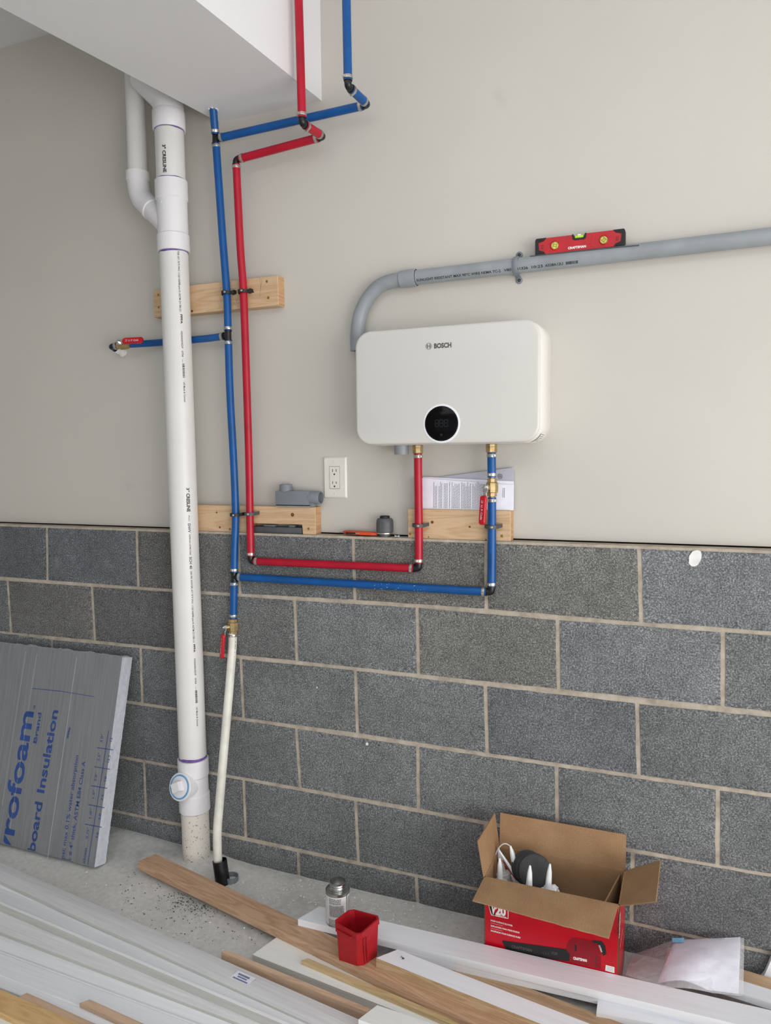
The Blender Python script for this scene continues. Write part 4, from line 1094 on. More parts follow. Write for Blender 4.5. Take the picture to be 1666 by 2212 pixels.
# utility knife lying on the ledge
t = empty('utility_knife', (1.235, 0.02, LEDGE), 'orange utility knife lying on the ledge left of the ribbed connector', 'knife')
b = BM(); sec = []
for i in range(13):
    s = i / 12; x = 1.180 + 0.110 * s; wv = 0.011 + 0.004 * math.sin(s * PI * 1.1); dz = -0.003 * s
    h = 0.0125 - 0.0035 * abs(s - 0.4)
    if i in (0, 12): wv *= 0.6; h *= 0.7
    sec.append([b.verts.new((x, 0.020 + a_ * wv, LEDGE + 0.0072 + c_ * h * 0.5 + (0.003 - 0.003 * s))) for a_, c_ in ((-1, -.6), (-1, .6), (-.6, 1), (.6, 1), (1, .6), (1, -.6), (.6, -1), (-.6, -1))])
for A, B in zip(sec, sec[1:]):
    for i in range(8): b.faces.new((A[i], A[(i + 1) % 8], B[(i + 1) % 8], B[i]))
b.faces.new(sec[0][::-1]); b.faces.new(sec[-1]); obj('handle', b, m_orange, t)
b = BM(); add_box(b, (1.193, 0.0035, LEDGE + 0.0065), (1.226, 0.0065, LEDGE + 0.0115), 0.001, seg=1); obj('inset', b, m_rubber, t)
b = BM(); add_cyl(b, (1.226, 0.0045, LEDGE + 0.009), (1.238, 0.0045, LEDGE + 0.0085), 0.0018, 10); obj('thumb_slide', b, m_zinc, t)
b = BM(); add_prism(b, [(1.165, 0.018, LEDGE + 0.0085), (1.183, 0.013, LEDGE + 0.0095), (1.183, 0.026, LEDGE + 0.0095)], (0, 0, 0.0008)); obj('blade', b, m_ink, t)
# two small white screws
for k, (u, lab) in enumerate(((853, 'small white plastic screw on the ledge nearest the ribbed connector'), (862, 'small white plastic screw on the ledge nearer the wood block under the heater'))):
    c = W(u, 1160, y=0.012); b = BM(); z_ = LEDGE + 0.0036
    d_ = V((0.8, 0.5, 0)) if k == 0 else V((-0.9, 0.2, 0))
    add_lathe(b, V((c.x, 0.012, z_)), d_, [(0.0034, 0), (0.0034, 0.001), (0.0016, 0.002), (0.0012, 0.010)], 12)
    tag(obj('wall_screw', b, m_wht, origin=(c.x, 0.012, LEDGE)), lab, 'screw', 'loose screws on the ledge')

# papers behind the pipes
PB = 1.1815
def sheet(name, x0_, x1_, y_, z0_, zl, zr, m, lab, bend=0.002, print_=False, th=0.0010, cat='papers'):
    t_ = empty(name, ((x0_ + x1_) / 2, y_, z0_), lab, cat)
    b = BM(); n = 16; F, Bk = [], []
    for i in range(n + 1):
        s = i / n; x = x0_ + (x1_ - x0_) * s; zt = zl + (zr - zl) * s
        yy = y_ - bend * math.sin(PI * s)
        F.append([b.verts.new((x, yy, z0_)), b.verts.new((x, yy + 0.003, zt))]); Bk.append([b.verts.new((x, yy + th, z0_)), b.verts.new((x, yy + 0.003 + th, zt))])
    for i in range(n):
        b.faces.new((F[i][0], F[i + 1][0], F[i + 1][1], F[i][1])); b.faces.new((Bk[i][0], Bk[i][1], Bk[i + 1][1], Bk[i + 1][0]))
        b.faces.new((F[i][1], F[i + 1][1], Bk[i + 1][1], Bk[i][1])); b.faces.new((F[i][0], Bk[i][0], Bk[i + 1][0], F[i + 1][0]))
    b.faces.new((F[0][0], F[0][1], Bk[0][1], Bk[0][0])); b.faces.new((F[n][0], Bk[n][0], Bk[n][1], F[n][1]))
    obj('sheet', b, m, t_)
    if print_:
        b = BM()
        def place(x, z):
            s = (x - x0_) / (x1_ - x0_); zt = zl + (zr - zl) * s
            return V((x, y_ - bend * math.sin(PI * s) + 0.003 * (z - z0_) / (zt - z0_) - 0.0006, z))
        x = x0_ + 0.052
        while x < x0_ + 0.212:
            z = z0_ + 0.003; ztop = z0_ + random.choice([0.078, 0.072, 0.066, 0.074])
            while z < ztop:
                l_ = random.uniform(0.003, 0.009)
                add_quad(b, [place(x, z), place(x + 0.0011, z), place(x + 0.0011 + 0.001, min(z + l_, ztop)), place(x + 0.001, min(z + l_, ztop))])
                z += l_ + 0.0009
            x += random.choice([0.0042, 0.0042, 0.0042, 0.0075])
        z = z0_ + 0.03
        for xx in (x1_ - 0.030, x1_ - 0.026):
            add_quad(b, [place(xx, z0_ + 0.035), place(xx + 0.0011, z0_ + 0.035), place(xx + 0.0011, z0_ + 0.062), place(xx, z0_ + 0.062)])
        obj('printed_text', b, m_greyink, t_, smooth=None)
    return t_
bk = sheet('booklet', 1.455, 1.695, 0.032, PB, PB + 0.088, PB + 0.118, m_papgrey, 'grey booklet leaning behind the folded white sheets under the heater', 0.001, th=0.004, cat='booklet')
b = BM(); YD = 0.0325
lc = W(1081, 1029, y=0.033)
ringq(lc.x, lc.z, 0.0058, 0.0070, n=28); 
for sx in (-1, 1): add_quad(b, [(lc.x + sx * .0024 - .0006, YD, lc.z - .004), (lc.x + sx * .0024 + .0006, YD, lc.z - .004), (lc.x + sx * .0024 + .0006, YD, lc.z + .004), (lc.x + sx * .0024 - .0006, YD, lc.z + .004)])
add_quad(b, [(lc.x - .0024, YD, lc.z - .0006), (lc.x + .0024, YD, lc.z - .0006), (lc.x + .0024, YD, lc.z + .0006), (lc.x - .0024, YD, lc.z + .0006)])
for vv in b.verts: vv.co.y = 0.0308
obj('emblem', b, m_greyink, bk, smooth=None)
sheet('instruction_sheets', 1.432, 1.697, 0.026, PB, PB + 0.092, PB + 0.080, m_paper, 'white loose sheets standing between the grey booklet and the front printed sheets', 0.002, th=0.003)
sheet('instruction_sheets', 1.415, 1.699, 0.020, PB, PB + 0.090, PB + 0.070, m_paper, 'front folded white sheets printed with rows of small text, standing on the short wood block', 0.004, True, th=0.003)

# ================================================================ FOAM BOARD
th = math.radians(13.8); fu = V((0, math.sin(th), math.cos(th))); fb = V((0, math.cos(th), -math.sin(th))); FT = 0.05
FO = V((0.384, -0.222, FT * math.sin(th) + 0.0015)); FW, FH = 1.05, 0.672
t = empty('foam_board', (0.384, -0.19, 0), 'grey foam insulation board with big blue lettering leaning against the block wall', 'insulation board')
fr = V((-1, 0.0, 0))
b = BM(); nx, nz = 90, 60
def fpt(s, h, q):
    return FO + fr * s + fu * h + fb * q
front = []
for j in range(nz + 1):
    row = []
    for i in range(nx + 1):
        s = FW * (i / nx) ** 1.5; h = FH * j / nz
        if j == 0: h += 0.004 * noise.noise(V((s * 45, 0, 1))) + 0.004 * max(0, noise.noise(V((s * 12, 4, 1))))
        if j == nz: h += 0.006 * noise.noise(V((s * 30, 7, 1)))
        row.append(b.verts.new(fpt(s, h, 0.003 * noise.noise(V((s * 30, 1, 5))) if j == nz else 0)))
    front.append(row)
for j in range(nz):
    for i in range(nx): b.faces.new((front[j][i], front[j][i + 1], front[j + 1][i + 1], front[j + 1][i]))
# cut edges with a rough surface
def edge_strip(base, tang_fn, n2=8):
    rows = [base]
    for k in range(1, n2 + 1):
        q = FT * k / n2; rows.append([b.verts.new(tang_fn(v.co, q, k == n2)) for v in base])
    for A, B in zip(rows, rows[1:]):
        for i in range(len(A) - 1): b.faces.new((A[i], A[i + 1], B[i + 1], B[i])).material_index = 1
    return rows[-1]
right = [front[j][0] for j in range(nz + 1)]
r_end = edge_strip(right, lambda p, q, l: p + fb * q + V((0.0025 * noise.noise(p * 60 + V((q * 40, 0, 0))), 0, 0)))
t_end = edge_strip(front[nz], lambda p, q, l: p + fb * q + fu * (0.004 * noise.noise(p * 40 + V((0, q * 60, 0)))))
b_end = edge_strip(front[0], lambda p, q, l: p + fb * q)
b.faces.new([b.verts.new(fpt(*c)) for c in ((0, 0, FT), (0, FH, FT), (FW, FH, FT), (FW, 0, FT))]).material_index = 1
obj('panel', b, [m_foam, m_foamedge], t, smooth=40)
# lettering: baseline runs up the board, letter tops to the left
def fuv(u, v):
    P = None
    d = RM @ V(((u - 833.0) / FPX, -(v - 1106.0) / FPX, -1.0))
    n_ = fr.cross(fu); tt = (FO - CAM).dot(n_) / d.dot(n_); P = CAM + d * tt - FO
    return P.dot(fr), P.dot(fu)
b = BM()
def ftxt(s, p0, p1, h, bold):
    s0, h0 = fuv(*p0); s1, h1 = fuv(*p1); L = math.hypot(s1 - s0, h1 - h0)
    add_text(b, s, lambda x, y: fpt(s0 + (s1 - s0) * x / L + y, h0 + (h1 - h0) * x / L, -0.0006), L, h, bold)
def fline(p0, p1, w_):
    s0, h0 = fuv(*p0); s1, h1 = fuv(*p1); d_ = V((s1 - s0, h1 - h0)).normalized(); n_ = V((-d_.y, d_.x)) * w_ / 2
    add_quad(b, [fpt(s0 + n_.x, h0 + n_.y, -0.0006), fpt(s1 + n_.x, h1 + n_.y, -0.0006), fpt(s1 - n_.x, h1 - n_.y, -0.0006), fpt(s0 - n_.x, h0 - n_.y, -0.0006)])
ftxt('yrofoam', (22, 1856), (73, 1538), 0.066, 0.022)
ftxt('Brand', (79, 1606), (90, 1540), 0.0165, 0.02); ftxt('TM', (75, 1534), (76.5, 1524), 0.007, 0.02)
ftxt('board', (75, 1842), (92, 1734), 0.034, 0.022); ftxt('Insulation', (95, 1714), (126, 1535), 0.034, 0.022)
ftxt('? psi; max 0.1% water absorption', (137, 1866), (170, 1632), 0.0150, 0.005)
ftxt('At \u2264 4" thick, ASTM E84 Class A', (151, 1872), (185, 1645), 0.0150, 0.005)
ftxt('Thickness', (181.5, 1879), (188, 1832), 0.011, 0.005)
fline((189, 1872), (235, 1578), 0.0022)
for (pa, pb_) in (((184, 1780), (220, 1787)), ((191, 1738), (226, 1745)), ((197, 1697), (232, 1703)), ((204, 1656), (238, 1662)), ((210, 1615), (245, 1620))): fline(pa, pb_, 0.0022)
for s_, pa, pb_ in (('0.75"', (190, 1812), (194, 1788)), ('1.0"', (197, 1768), (200, 1748)), ('1.5"', (204, 1725), (206, 1707)), ('2.0"', (208, 1688), (211, 1670)), ('2.5"', (215, 1644), (218, 1627)), ('3.0"', (221, 1604), (224, 1586)),
                    ('3.8', (211, 1811), (214, 1799)), ('5.0', (217, 1771), (219, 1758)), ('7.5', (223, 1729), (225, 1717)), ('10', (229, 1688), (231, 1678)), ('12.5', (236, 1647), (239, 1632)), ('15', (242, 1602), (244, 1594))):
    ftxt(s_, pa, pb_, 0.0095, 0.005)
fline((70, 1487), (130, 1493), 0.002); fline((130, 1493), (204, 1505), 0.0016)
for k in range(16):
    yy = 1594 - k * 1.5; fline((144 + k * 0.33, yy), (148 + k * 0.33, yy - random.uniform(-1, 1)), 0.0014)
geom = b.verts[:] + b.edges[:] + b.faces[:]
bmesh.ops.bisect_plane(b, geom=geom, plane_co=fpt(0, 0.003, 0), plane_no=fu, clear_inner=True)
obj('printed_text', b, m_foamink, t, smooth=None, label='blue lettering and table')
b = BM(); fline((166, 1420), (102, 1862), 0.0016); fline((80, 1412), (22, 1790), 0.0012); fline((56, 1408), (5, 1740), 0.001)
geom = b.verts[:] + b.edges[:] + b.faces[:]
bmesh.ops.bisect_plane(b, geom=geom, plane_co=fpt(0, FH - 0.008, 0), plane_no=-fu, clear_inner=True)
obj('score_line', b, m_foamedge, t, smooth=None, label='pale score lines down the board')

# ================================================================ BOARDS ON THE FLOOR
def board(A, B, width, ztop, thick, m, label, ext0=0.0, ext1=0.0, skew0=0.0, skew1=0.0, name='board', cat='board', profile=None, group=None, mi_edge=None, roll=0.0, rz=None):
    """A,B: pixels on the front top edge (left, right). The board runs from A-ext0 to B+ext1."""
    za = ztop if not isinstance(ztop, tuple) else ztop[0]; zb_ = ztop if not isinstance(ztop, tuple) else ztop[1]
    a_ = W(*A, z=za); b_ = W(*B, z=zb_); d = (b_ - a_).normalized(); a_ = a_ - d * ext0; L = (b_ - a_).length + ext1
    yax = V((0, 0, 1)).cross(d).normalized(); zax = d.cross(yax)
    Mx = Matrix((d, yax, zax)).transposed()
    b = BM()
    if profile is None: profile = [(0, -thick), (0, 0), (width, 0), (width, -thick)]
    n = max(2, int(L / 0.05)); rows = []
    for i in range(n + 1):
        s = i / n
        row = []
        for (py, pz) in profile:
            x = L * s + (skew0 * (py / width) * (1 - s)) + skew1 * (py / width) * s
            row.append(b.verts.new((x, py, pz)))
        rows.append(row)
    k = len(profile)
    for P, Q in zip(rows, rows[1:]):
        for i in range(k):
            f = b.faces.new((P[i], P[(i + 1) % k], Q[(i + 1) % k], Q[i]))
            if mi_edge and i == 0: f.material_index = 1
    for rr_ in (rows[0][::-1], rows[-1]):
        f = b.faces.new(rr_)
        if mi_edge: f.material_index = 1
    sharp = [e for e in b.edges if abs((e.verts[0].co - e.verts[1].co).normalized().x) > 0.9 and len(e.link_faces) == 2 and e.calc_face_angle(0) > 0.7]
    ends = [e for e in b.edges if (len(e.link_faces) == 2 and abs(e.link_faces[0].normal.x if e.link_faces else 0) >= 0 and e.calc_face_angle(0) > 0.7)]
    bmesh.ops.bevel(b, geom=list(set(sharp + ends)), offset=min(0.0012, thick * 0.15), segments=1, affect='EDGES')
    mats = [m] + ([mi_edge] if mi_edge else [])
    bmesh.ops.recalc_face_normals(b, faces=b.faces)
    me = bpy.data.meshes.new(name); b.to_mesh(me); b.free()
    for mm in mats: me.materials.append(mm)
    me.polygons.foreach_set('use_smooth', [True] * len(me.polygons)); me.set_sharp_from_angle(angle=math.radians(9))
    o = bpy.data.objects.new(name, me); COL.objects.link(o); o.location = a_; o.rotation_euler = Mx.to_euler()
    tag(o, label, cat, group); ORG[o.name] = a_
    return o, a_, d, yax, zax
def c1(x, y): return (x * .2401, 1840 + y * .2401)
def c2(x, y): return (400 + x * .2401, 1960 + y * .2401)
def c3(x, y): return (760 + x * .2401, 1960 + y * .2401)
def c4(x, y): return (1100 + x * .3397, 1960 + y * .3397)
GB = 'boards laid on the floor in front of the wall'
# pile at the lower left, back to front
stkr = board(c1(0, 262), c2(1100, 1030), 0.078, 0.036, 0.010, m_primed, 'rough white primed board farthest back in the lower left pile, with a small sticker', 0.6, 0.17, group=GB, mi_edge=m_edgeshade,
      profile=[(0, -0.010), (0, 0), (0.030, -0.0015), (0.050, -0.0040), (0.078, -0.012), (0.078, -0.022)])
def moulding(w_, hf, hb):
    return [(0, -hf), (0, 0), (w_ * 0.10, 0.0), (w_ * 0.14, -0.001), (w_ * 0.16, -0.0035), (w_ * 0.5, -(hf - hb) * 0.75), (w_ * 0.8, -(hf - hb) - 0.0012), (w_, -(hf - hb)), (w_, -hf)]
board(c1(0, 470), c2(880, 1050), 0.086, 0.037, 0.022, m_white, 'smooth white moulding with a deep front edge shaded pale grey, second board from the back of the lower left pile', 0.7, 0.9, group=GB, cat='board', name='moulding_board', mi_edge=m_edgeshade,
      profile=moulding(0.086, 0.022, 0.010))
board(c1(0, 720), c2(500, 1050), 0.080, 0.0145, 0.0093, m_primed, 'thin rough white board between the two smooth mouldings of the lower left pile', 0.7, 0.9, group=GB, mi_edge=m_edgeshade)
board(c1(0, 905), c1(1666, 1520), 0.062, 0.008, 0.008, m_white, 'smooth white moulding in front of the thin rough board, narrower one in the lower left pile', 0.7, 1.1, group=GB, name='moulding_board',
      profile=[(0, -0.008), (0, -0.0005), (0.003, 0), (0.006, -0.001), (0.012, -0.003), (0.04, -0.0015), (0.062, -0.0045), (0.062, -0.008)])
board(c1(0, 1215), c1(880, 1563), 0.094, 0.0095, 0.0095, m_white, 'wide white board speckled with paint crumbs under the brown strips at the lower left', 0.7, 1.2, group=GB,
      profile=[(0, -0.0095), (0, -0.002), (0.002, 0), (0.016, 0), (0.017, -0.0012), (0.03, -0.0012), (0.031, 0), (0.075, -0.0008), (0.076, -0.0022), (0.094, -0.002), (0.094, -0.0095)])
board(c1(0, 1440), c1(240, 1549), 0.052, 0.032, 0.020, m_yellow, 'yellow-brown plank in the lower left corner', 0.6, 1.0, group=GB)
board(c1(0, 1600), c1(240, 1700), 0.060, 0.016, 0.016, m_whiteg, 'pale greenish white board at the very bottom left corner in front of the yellow plank', 0.5, 1.0, group=GB)
board(c1(160, 1310), c1(700, 1560), 0.021, 0.0225, 0.012, m_tan, 'brown strip of wood lying along the yellow plank', 0.0, 1.0, 0.006, group=GB, name='wood_strip', cat='wood strip')
board(c1(715, 1362), c1(1060, 1520), 0.020, 0.0200, 0.010, m_tan, 'short-ended pale brown strip lying alone on the wide white board at the lower left', 0.0, 0.9, 0.012, group=GB, name='wood_strip', cat='wood strip')
# brown strip behind the rough primed board
board(c2(325, 405), c2(1640, 945), 0.014, 0.026, 0.025, m_tan, 'thin brown strip between the stickered board and the thick white board', 0.0, 0.0, 0.006, group=GB, name='wood_strip', cat='wood strip')
# thick white board, straw strip
board(c2(605, 425), c3(480, 965), 0.110, 0.0193, 0.019, m_whiteg, 'thick white board under the straw-coloured strip and the long brown board', 0.0, 1.0, 0.016, group=GB, mi_edge=m_edgeshade)
board(c2(1045, 478), c3(830, 1022), 0.016, 0.0305, 0.011, m_straw, 'thin straw-coloured strip lying on the thick white board', 0.0, 1.0, 0.010, group=GB, name='wood_strip', cat='wood strip')
# long brown board
board((298, 1860), c3(1100, 1050), 0.060, 0.0465, 0.027, m_cedar, 'long brown wooden board running from the tall white pipe to the bottom edge', 0.0, 0.9, 0.012, group=GB)
# board with the fly
mflw = board(c3(220, 455), c3(1666, 1035), 0.056, 0.0732, 0.0265, m_white, 'white painted board with raw wood edge, lying right of the red bin', 0.0, 0.9, 0.030, group=GB, mi_edge=m_rawedge)
# loose white offcut near the bottom
board(c3(60, 1008), c3(560, 1180), 0.058, 0.052, 0.015, m_whiteg, 'pale white board end on top of the stickered board at the bottom centre', 0.0, 0.9, 0.020, group=GB)
# right-hand stack
board(c2(1015, 105), c4(1270, 700), 0.073, 0.0660, 0.019, m_white, 'long white board under the metal can, running along the front of the red box', 0.0, 0.9, 0.030, group=GB)
board(c3(400, 385), c4(1320, 742), 0.070, 0.0468, 0.019, m_white, 'lower white board directly under the long board that carries the metal can', 0.0, 0.9, 0, group=GB)
board((1048, 2150), (1290, 2246), 0.078, 0.0275, 0.027, m_rawedge, 'raw wooden strip on the floor beneath the two long white boards', 0.10, 0.5, 0, group=GB)
board(c4(555, 672), c4(950, 745), 0.05, 0.036, 0.017, m_white, 'short-ended white board at the bottom right in front of the two long white boards', 0.0, 0.8, 0.004, group=GB)
board(c4(1460, 545), c4(1666, 610), 0.05, 0.0555, 0.016, m_white, 'white board tucked behind the long boards at the right edge, below the bagged papers', 0.06, 0.6, 0, group=GB)
board(c4(1482, 482), c4(1666, 540), 0.055, 0.038, 0.037, m_pine, 'natural wooden board at the right edge behind the bagged papers', 0.18, 0.6, 0, group=GB)
# white scrap leaning at the right edge
b = BM(); q0_, q1_ = W(1653, 2104, y=-0.020), W(1672, 2060, y=-0.020)
add_prism(b, [V((q0_.x - 0.02, -0.020, 0.001)), q0_, q1_, q1_ + V((0.08, 0, 0.004)), V((q1_.x + 0.08, -0.020, 0.001))], (0.0, 0.015, 0.0))
tag(obj('board', b, m_white, origin=(q0_.x, -0.02, 0.001)), 'white board end leaning on the wall at the far right edge', 'board', GB)
# sticker (part of the stickered board) and prints
so, sa, sd_, sy_, sz_ = stkr
def onboard(base, u, v, zt): return W(u, v, z=zt)
b = BM(); p0 = W(515, 2101, z=0.0345); Ms = Matrix.Translation(p0)
def sfn(x, y): return p0 + sd_ * x + sy_ * y
add_quad(b, [sfn(-0.006, -0.030), sfn(0.052, -0.030), sfn(0.052, 0.006), sfn(-0.006, 0.006)])
st_ = obj('sticker', b, m_paper, None, origin=so.location, smooth=None)
st_.parent = so; st_.matrix_parent_inverse = (Matrix.Translation(so.location) @ so.rotation_euler.to_matrix().to_4x4()).inverted(); ORG[st_.name] = V((0, 0, 0)); 
b = BM()
p0 = p0 + V((0, 0, 0.0004))
for k in range(12): add_quad(b, [sfn(0.004 + k * 0.003, -0.006), sfn(0.006 + k * 0.003, -0.006), sfn(0.0055 + k * 0.003, 0.0), sfn(0.0035 + k * 0.003, 0.0)])
for r_, (x0_, x1_) in enumerate(((0.008, 0.036), (0.0, 0.044))):
    x = x0_
    while x < x1_: add_quad(b, [sfn(x, -0.013 - r_ * 0.008), sfn(x + 0.003, -0.013 - r_ * 0.008), sfn(x + 0.003, -0.009 - r_ * 0.008), sfn(x, -0.009 - r_ * 0.008)]); x += 0.0042
pr_ = obj('sticker_print', b, m_foamink, None, origin=so.location, smooth=None); pr_.parent = st_
pr_.location = (0, 0, 0)
# fly
fp_ = W(871, 2071, z=0.0736); t = empty('fly', fp_, 'small dark fly sitting on the white board with the raw wooden edge', 'insect')
b = BM(); bmesh.ops.create_icosphere(b, subdivisions=2, radius=1.0, matrix=Matrix.Translation(fp_ + V((0, 0, 0.0012))) @ Matrix.Diagonal((0.0028, 0.0018, 0.0014, 1)))
bmesh.ops.create_icosphere(b, subdivisions=1, radius=0.0011, matrix=Matrix.Translation(fp_ + V((0.003, -0.0005, 0.0013))))
for k in (-1, 0, 1):
    for s in (-1, 1): add_tube(b, [fp_ + V((0.0008 * k, s * 0.001, 0.001)), fp_ + V((0.0015 * k, s * 0.0028, 0.0016)), fp_ + V((0.002 * k, s * 0.0038, -0.0002))], 0.00018, 4)
obj('body', b, m_ink, t)
for s in (-1, 1):
    b = BM(); b0 = fp_ + V((0, 0, 0.0022)); add_prism(b, [b0, b0 + V((-0.0035, s * 0.0005, 0.0022)), b0 + V((-0.0065, s * 0.0022, 0.0042)), b0 + V((-0.004, s * 0.0028, 0.002))], (0, 0, 0.0001)); obj('wing', b, m_condark, t)

# ================================================================ CAN, BIN
ZN = 0.0662
c = W(727, 1996, z=ZN) + V((0.012, 0.020, 0)); cr = 0.0325
c = W(730.5, 1989, z=ZN)
t = empty('metal_can', c, 'small metal solvent can with a printed white label and open screw neck', 'can')
b = BM(); H = 0.092
add_lathe(b, c, (0, 0, 1), [(cr - 0.001, 0), (cr + 0.0006, 0.001), (cr + 0.0006, 0.003), (cr, 0.004), (cr, H - 0.003), (cr + 0.0008, H - 0.002), (cr + 0.0008, H), (cr - 0.001, H), (cr - 0.002, H - 0.002), (0.022, H + 0.001)], 44)
obj('can_body', b, m_tin, t)
b = BM(); add_lathe(b, c + V((0, 0, H)), (0, 0, 1), [(0.0225, -0.001), (0.0225, 0.004), (0.0210, 0.005), (0.0222, 0.008), (0.0210, 0.011), (0.0222, 0.014), (0.0210, 0.017), (0.0226, 0.020), (0.0226, 0.022), (0.0205, 0.022), (0.0200, 0.003), (0.001, 0.003)], 34, cap=False); obj('screw_neck', b, m_tin, t)
b = BM()
def cpt(a_, z_, r_=cr + 0.0005): return c + V((math.cos(a_) * r_, math.sin(a_) * r_, z_))
ca = math.atan2(CAM.y - c.y, CAM.x - c.x)
n = 40
for i in range(n):
    a0_, a1_ = ca + 0.75 - 2 * PI * 0.86 * i / n, ca + 0.75 - 2 * PI * 0.86 * (i + 1) / n
    add_quad(b, [cpt(a0_, 0.005), cpt(a1_, 0.005), cpt(a1_, 0.084), cpt(a0_, 0.084)])
n = 8
for i in range(n):
    a0_, a1_ = ca + 0.85 + 0.5 * i / n, ca + 0.85 + 0.5 * (i + 1) / n
    add_quad(b, [cpt(a0_, 0.005), cpt(a1_, 0.005), cpt(a1_, 0.084), cpt(a0_, 0.084)])
lb = obj('label', b, m_label, t)
b = BM()
for (h0, h1, hh_, a0_, a1_, dens) in ((0.075, 0.080, 0.0022, -0.75, 0.3, 0.8), (0.066, 0.072, 0.0014, -0.75, 0.3, 0.85), (0.030, 0.061, 0.0011, -0.75, 0.55, 0.95), (0.006, 0.022, 0.0014, -0.85, 0.1, 0.8), (0.01, 0.080, 0.0012, 0.92, 1.3, 0.8)):
    z_ = h1
    while z_ > h0:
        a_ = ca + a0_; end = ca + a1_ - random.random() * 0.1
        while a_ < end:
            l_ = random.uniform(0.04, 0.16)
            add_quad(b, [cpt(a_, z_ - hh_, cr + 0.0009), cpt(min(a_ + l_, end), z_ - hh_, cr + 0.0009), cpt(min(a_ + l_, end), z_, cr + 0.0009), cpt(a_, z_, cr + 0.0009)])
            a_ += l_ + 0.03 / dens
        z_ -= hh_ * 1.9
obj('label_print', b, m_greyink, lb, smooth=None)

# red bin
BZ0, BZ1 = 0.0472, 0.149
bot = [W(780, 2090, z=BZ0), W(822, 2062, z=BZ0), None, W(724, 2072, z=BZ0)]; bot[2] = bot[1] + bot[3] - bot[0]
topc = [W(776, 2022, z=BZ1), W(824, 1980, z=BZ1), W(758, 1962, z=BZ1), W(719, 1991, z=BZ1)]
bc = sum(bot, V()) / 4
t = empty('parts_bin', (bc.x, bc.y, BZ0), 'empty red plastic square bin standing on the long brown board', 'bin')
def inset_poly(q, k, r=0.16):
    cc_ = sum(q, V()) / 4; out = []
    for i in range(4):
        p, pn, pp = q[i], q[(i + 1) % 4], q[i - 1]
        for s in (pp, pn): out.append(cc_ + (p + (s - p).normalized() * 0.010 - cc_) * k)
    return out
b = BM()
bot_s = inset_poly(bot, 0.96); rim0 = inset_poly([bo.lerp(to, 0.86) for bo, to in zip(bot, topc)], 0.97); rim1 = inset_poly([bo.lerp(to, 0.86) for bo, to in zip(bot, topc)], 1.03); top1 = inset_poly(topc, 1.0); top2 = inset_poly(topc, 0.90); inn = inset_poly([bo + V((0, 0, 0.003)) for bo in bot], 0.92)
loops = [bot_s, rim0, rim1, top1, top2, inn]
LV_ = [[b.verts.new(p) for p in l] for l in loops]
for A, B in zip(LV_, LV_[1:]):
    for i in range(8): b.faces.new((A[i], A[(i + 1) % 8], B[(i + 1) % 8], B[i]))
b.faces.new(LV_[0][::-1]); b.faces.new(LV_[-1]); bmesh.ops.recalc_face_normals(b, faces=b.faces)
obj('shell', b, m_redpl2, t, smooth=30)
b = BM()   # corner rails and rim clips
fdir = (bot[0] - bot[3]).normalized(); sdir = (bot[1] - bot[0]).normalized()
for i, (base_, off) in enumerate(((bot[0], sdir * 0.012), (bot[0], sdir * 0.020))):
    p0 = base_ + off + V((0, 0, 0.004)); p1 = p0 + (topc[0] - bot[0]) * 0.80
    outw = (fdir * 1.0)
    M_ = None
    A4 = [p0 + outw * 0.0005, p0 + sdir * 0.0025 + outw * 0.0005, p0 + sdir * 0.0025 + outw * 0.003, p0 + outw * 0.003]
    add_prism(b, A4, p1 - p0)
obj('corner_rail', b, m_redpl2, t, smooth=30)
b = BM()
pm = topc[3].lerp(topc[0], 0.72) + V((0, 0, -0.012)); pq = topc[3].lerp(topc[0], 0.15) + V((0, 0, -0.012))
o_ = -sdir * 0.001
add_prism(b, [pq + o_, pm + o_, pm + o_ + V((0, 0, -0.006)), pq + o_ + V((0, 0, -0.006))], -sdir * 0.003)
obj('rim_tab', b, m_redpl2, t, smooth=30)

# ================================================================ CARDBOARD BOX
XA, XB, YA, YB, HB_ = 1.675, 2.012, -0.200, -0.035, 0.243; TH = 0.0035
t = empty('cardboard_box', ((XA + XB) / 2, (YA + YB) / 2, 0), 'open red printed cardboard box with brown flaps standing against the block wall', 'box')
b = BM()
def wallp(lo, hi, outn):
    fs = add_box(b, lo, hi)
    for f in fs:
        f.normal_update()
    for f in fs:
        if f.normal.dot(V(outn)) > 0.9: f.material_index = 1
wallp((XA, YA, 0), (XB, YA + TH, HB_), (0, -1, 0)); wallp((XA, YB - TH, 0), (XB, YB, HB_), (0, 1, 0))
wallp((XA, YA, 0), (XA + TH, YB, HB_), (-1, 0, 0)); wallp((XB - TH, YA, 0), (XB, YB, HB_), (1, 0, 0)); wallp((XA, YA, 0), (XB, YB, TH), (0, 0, -1))
bo = obj('box_body', b, [m_card, m_boxred], t, smooth=None)
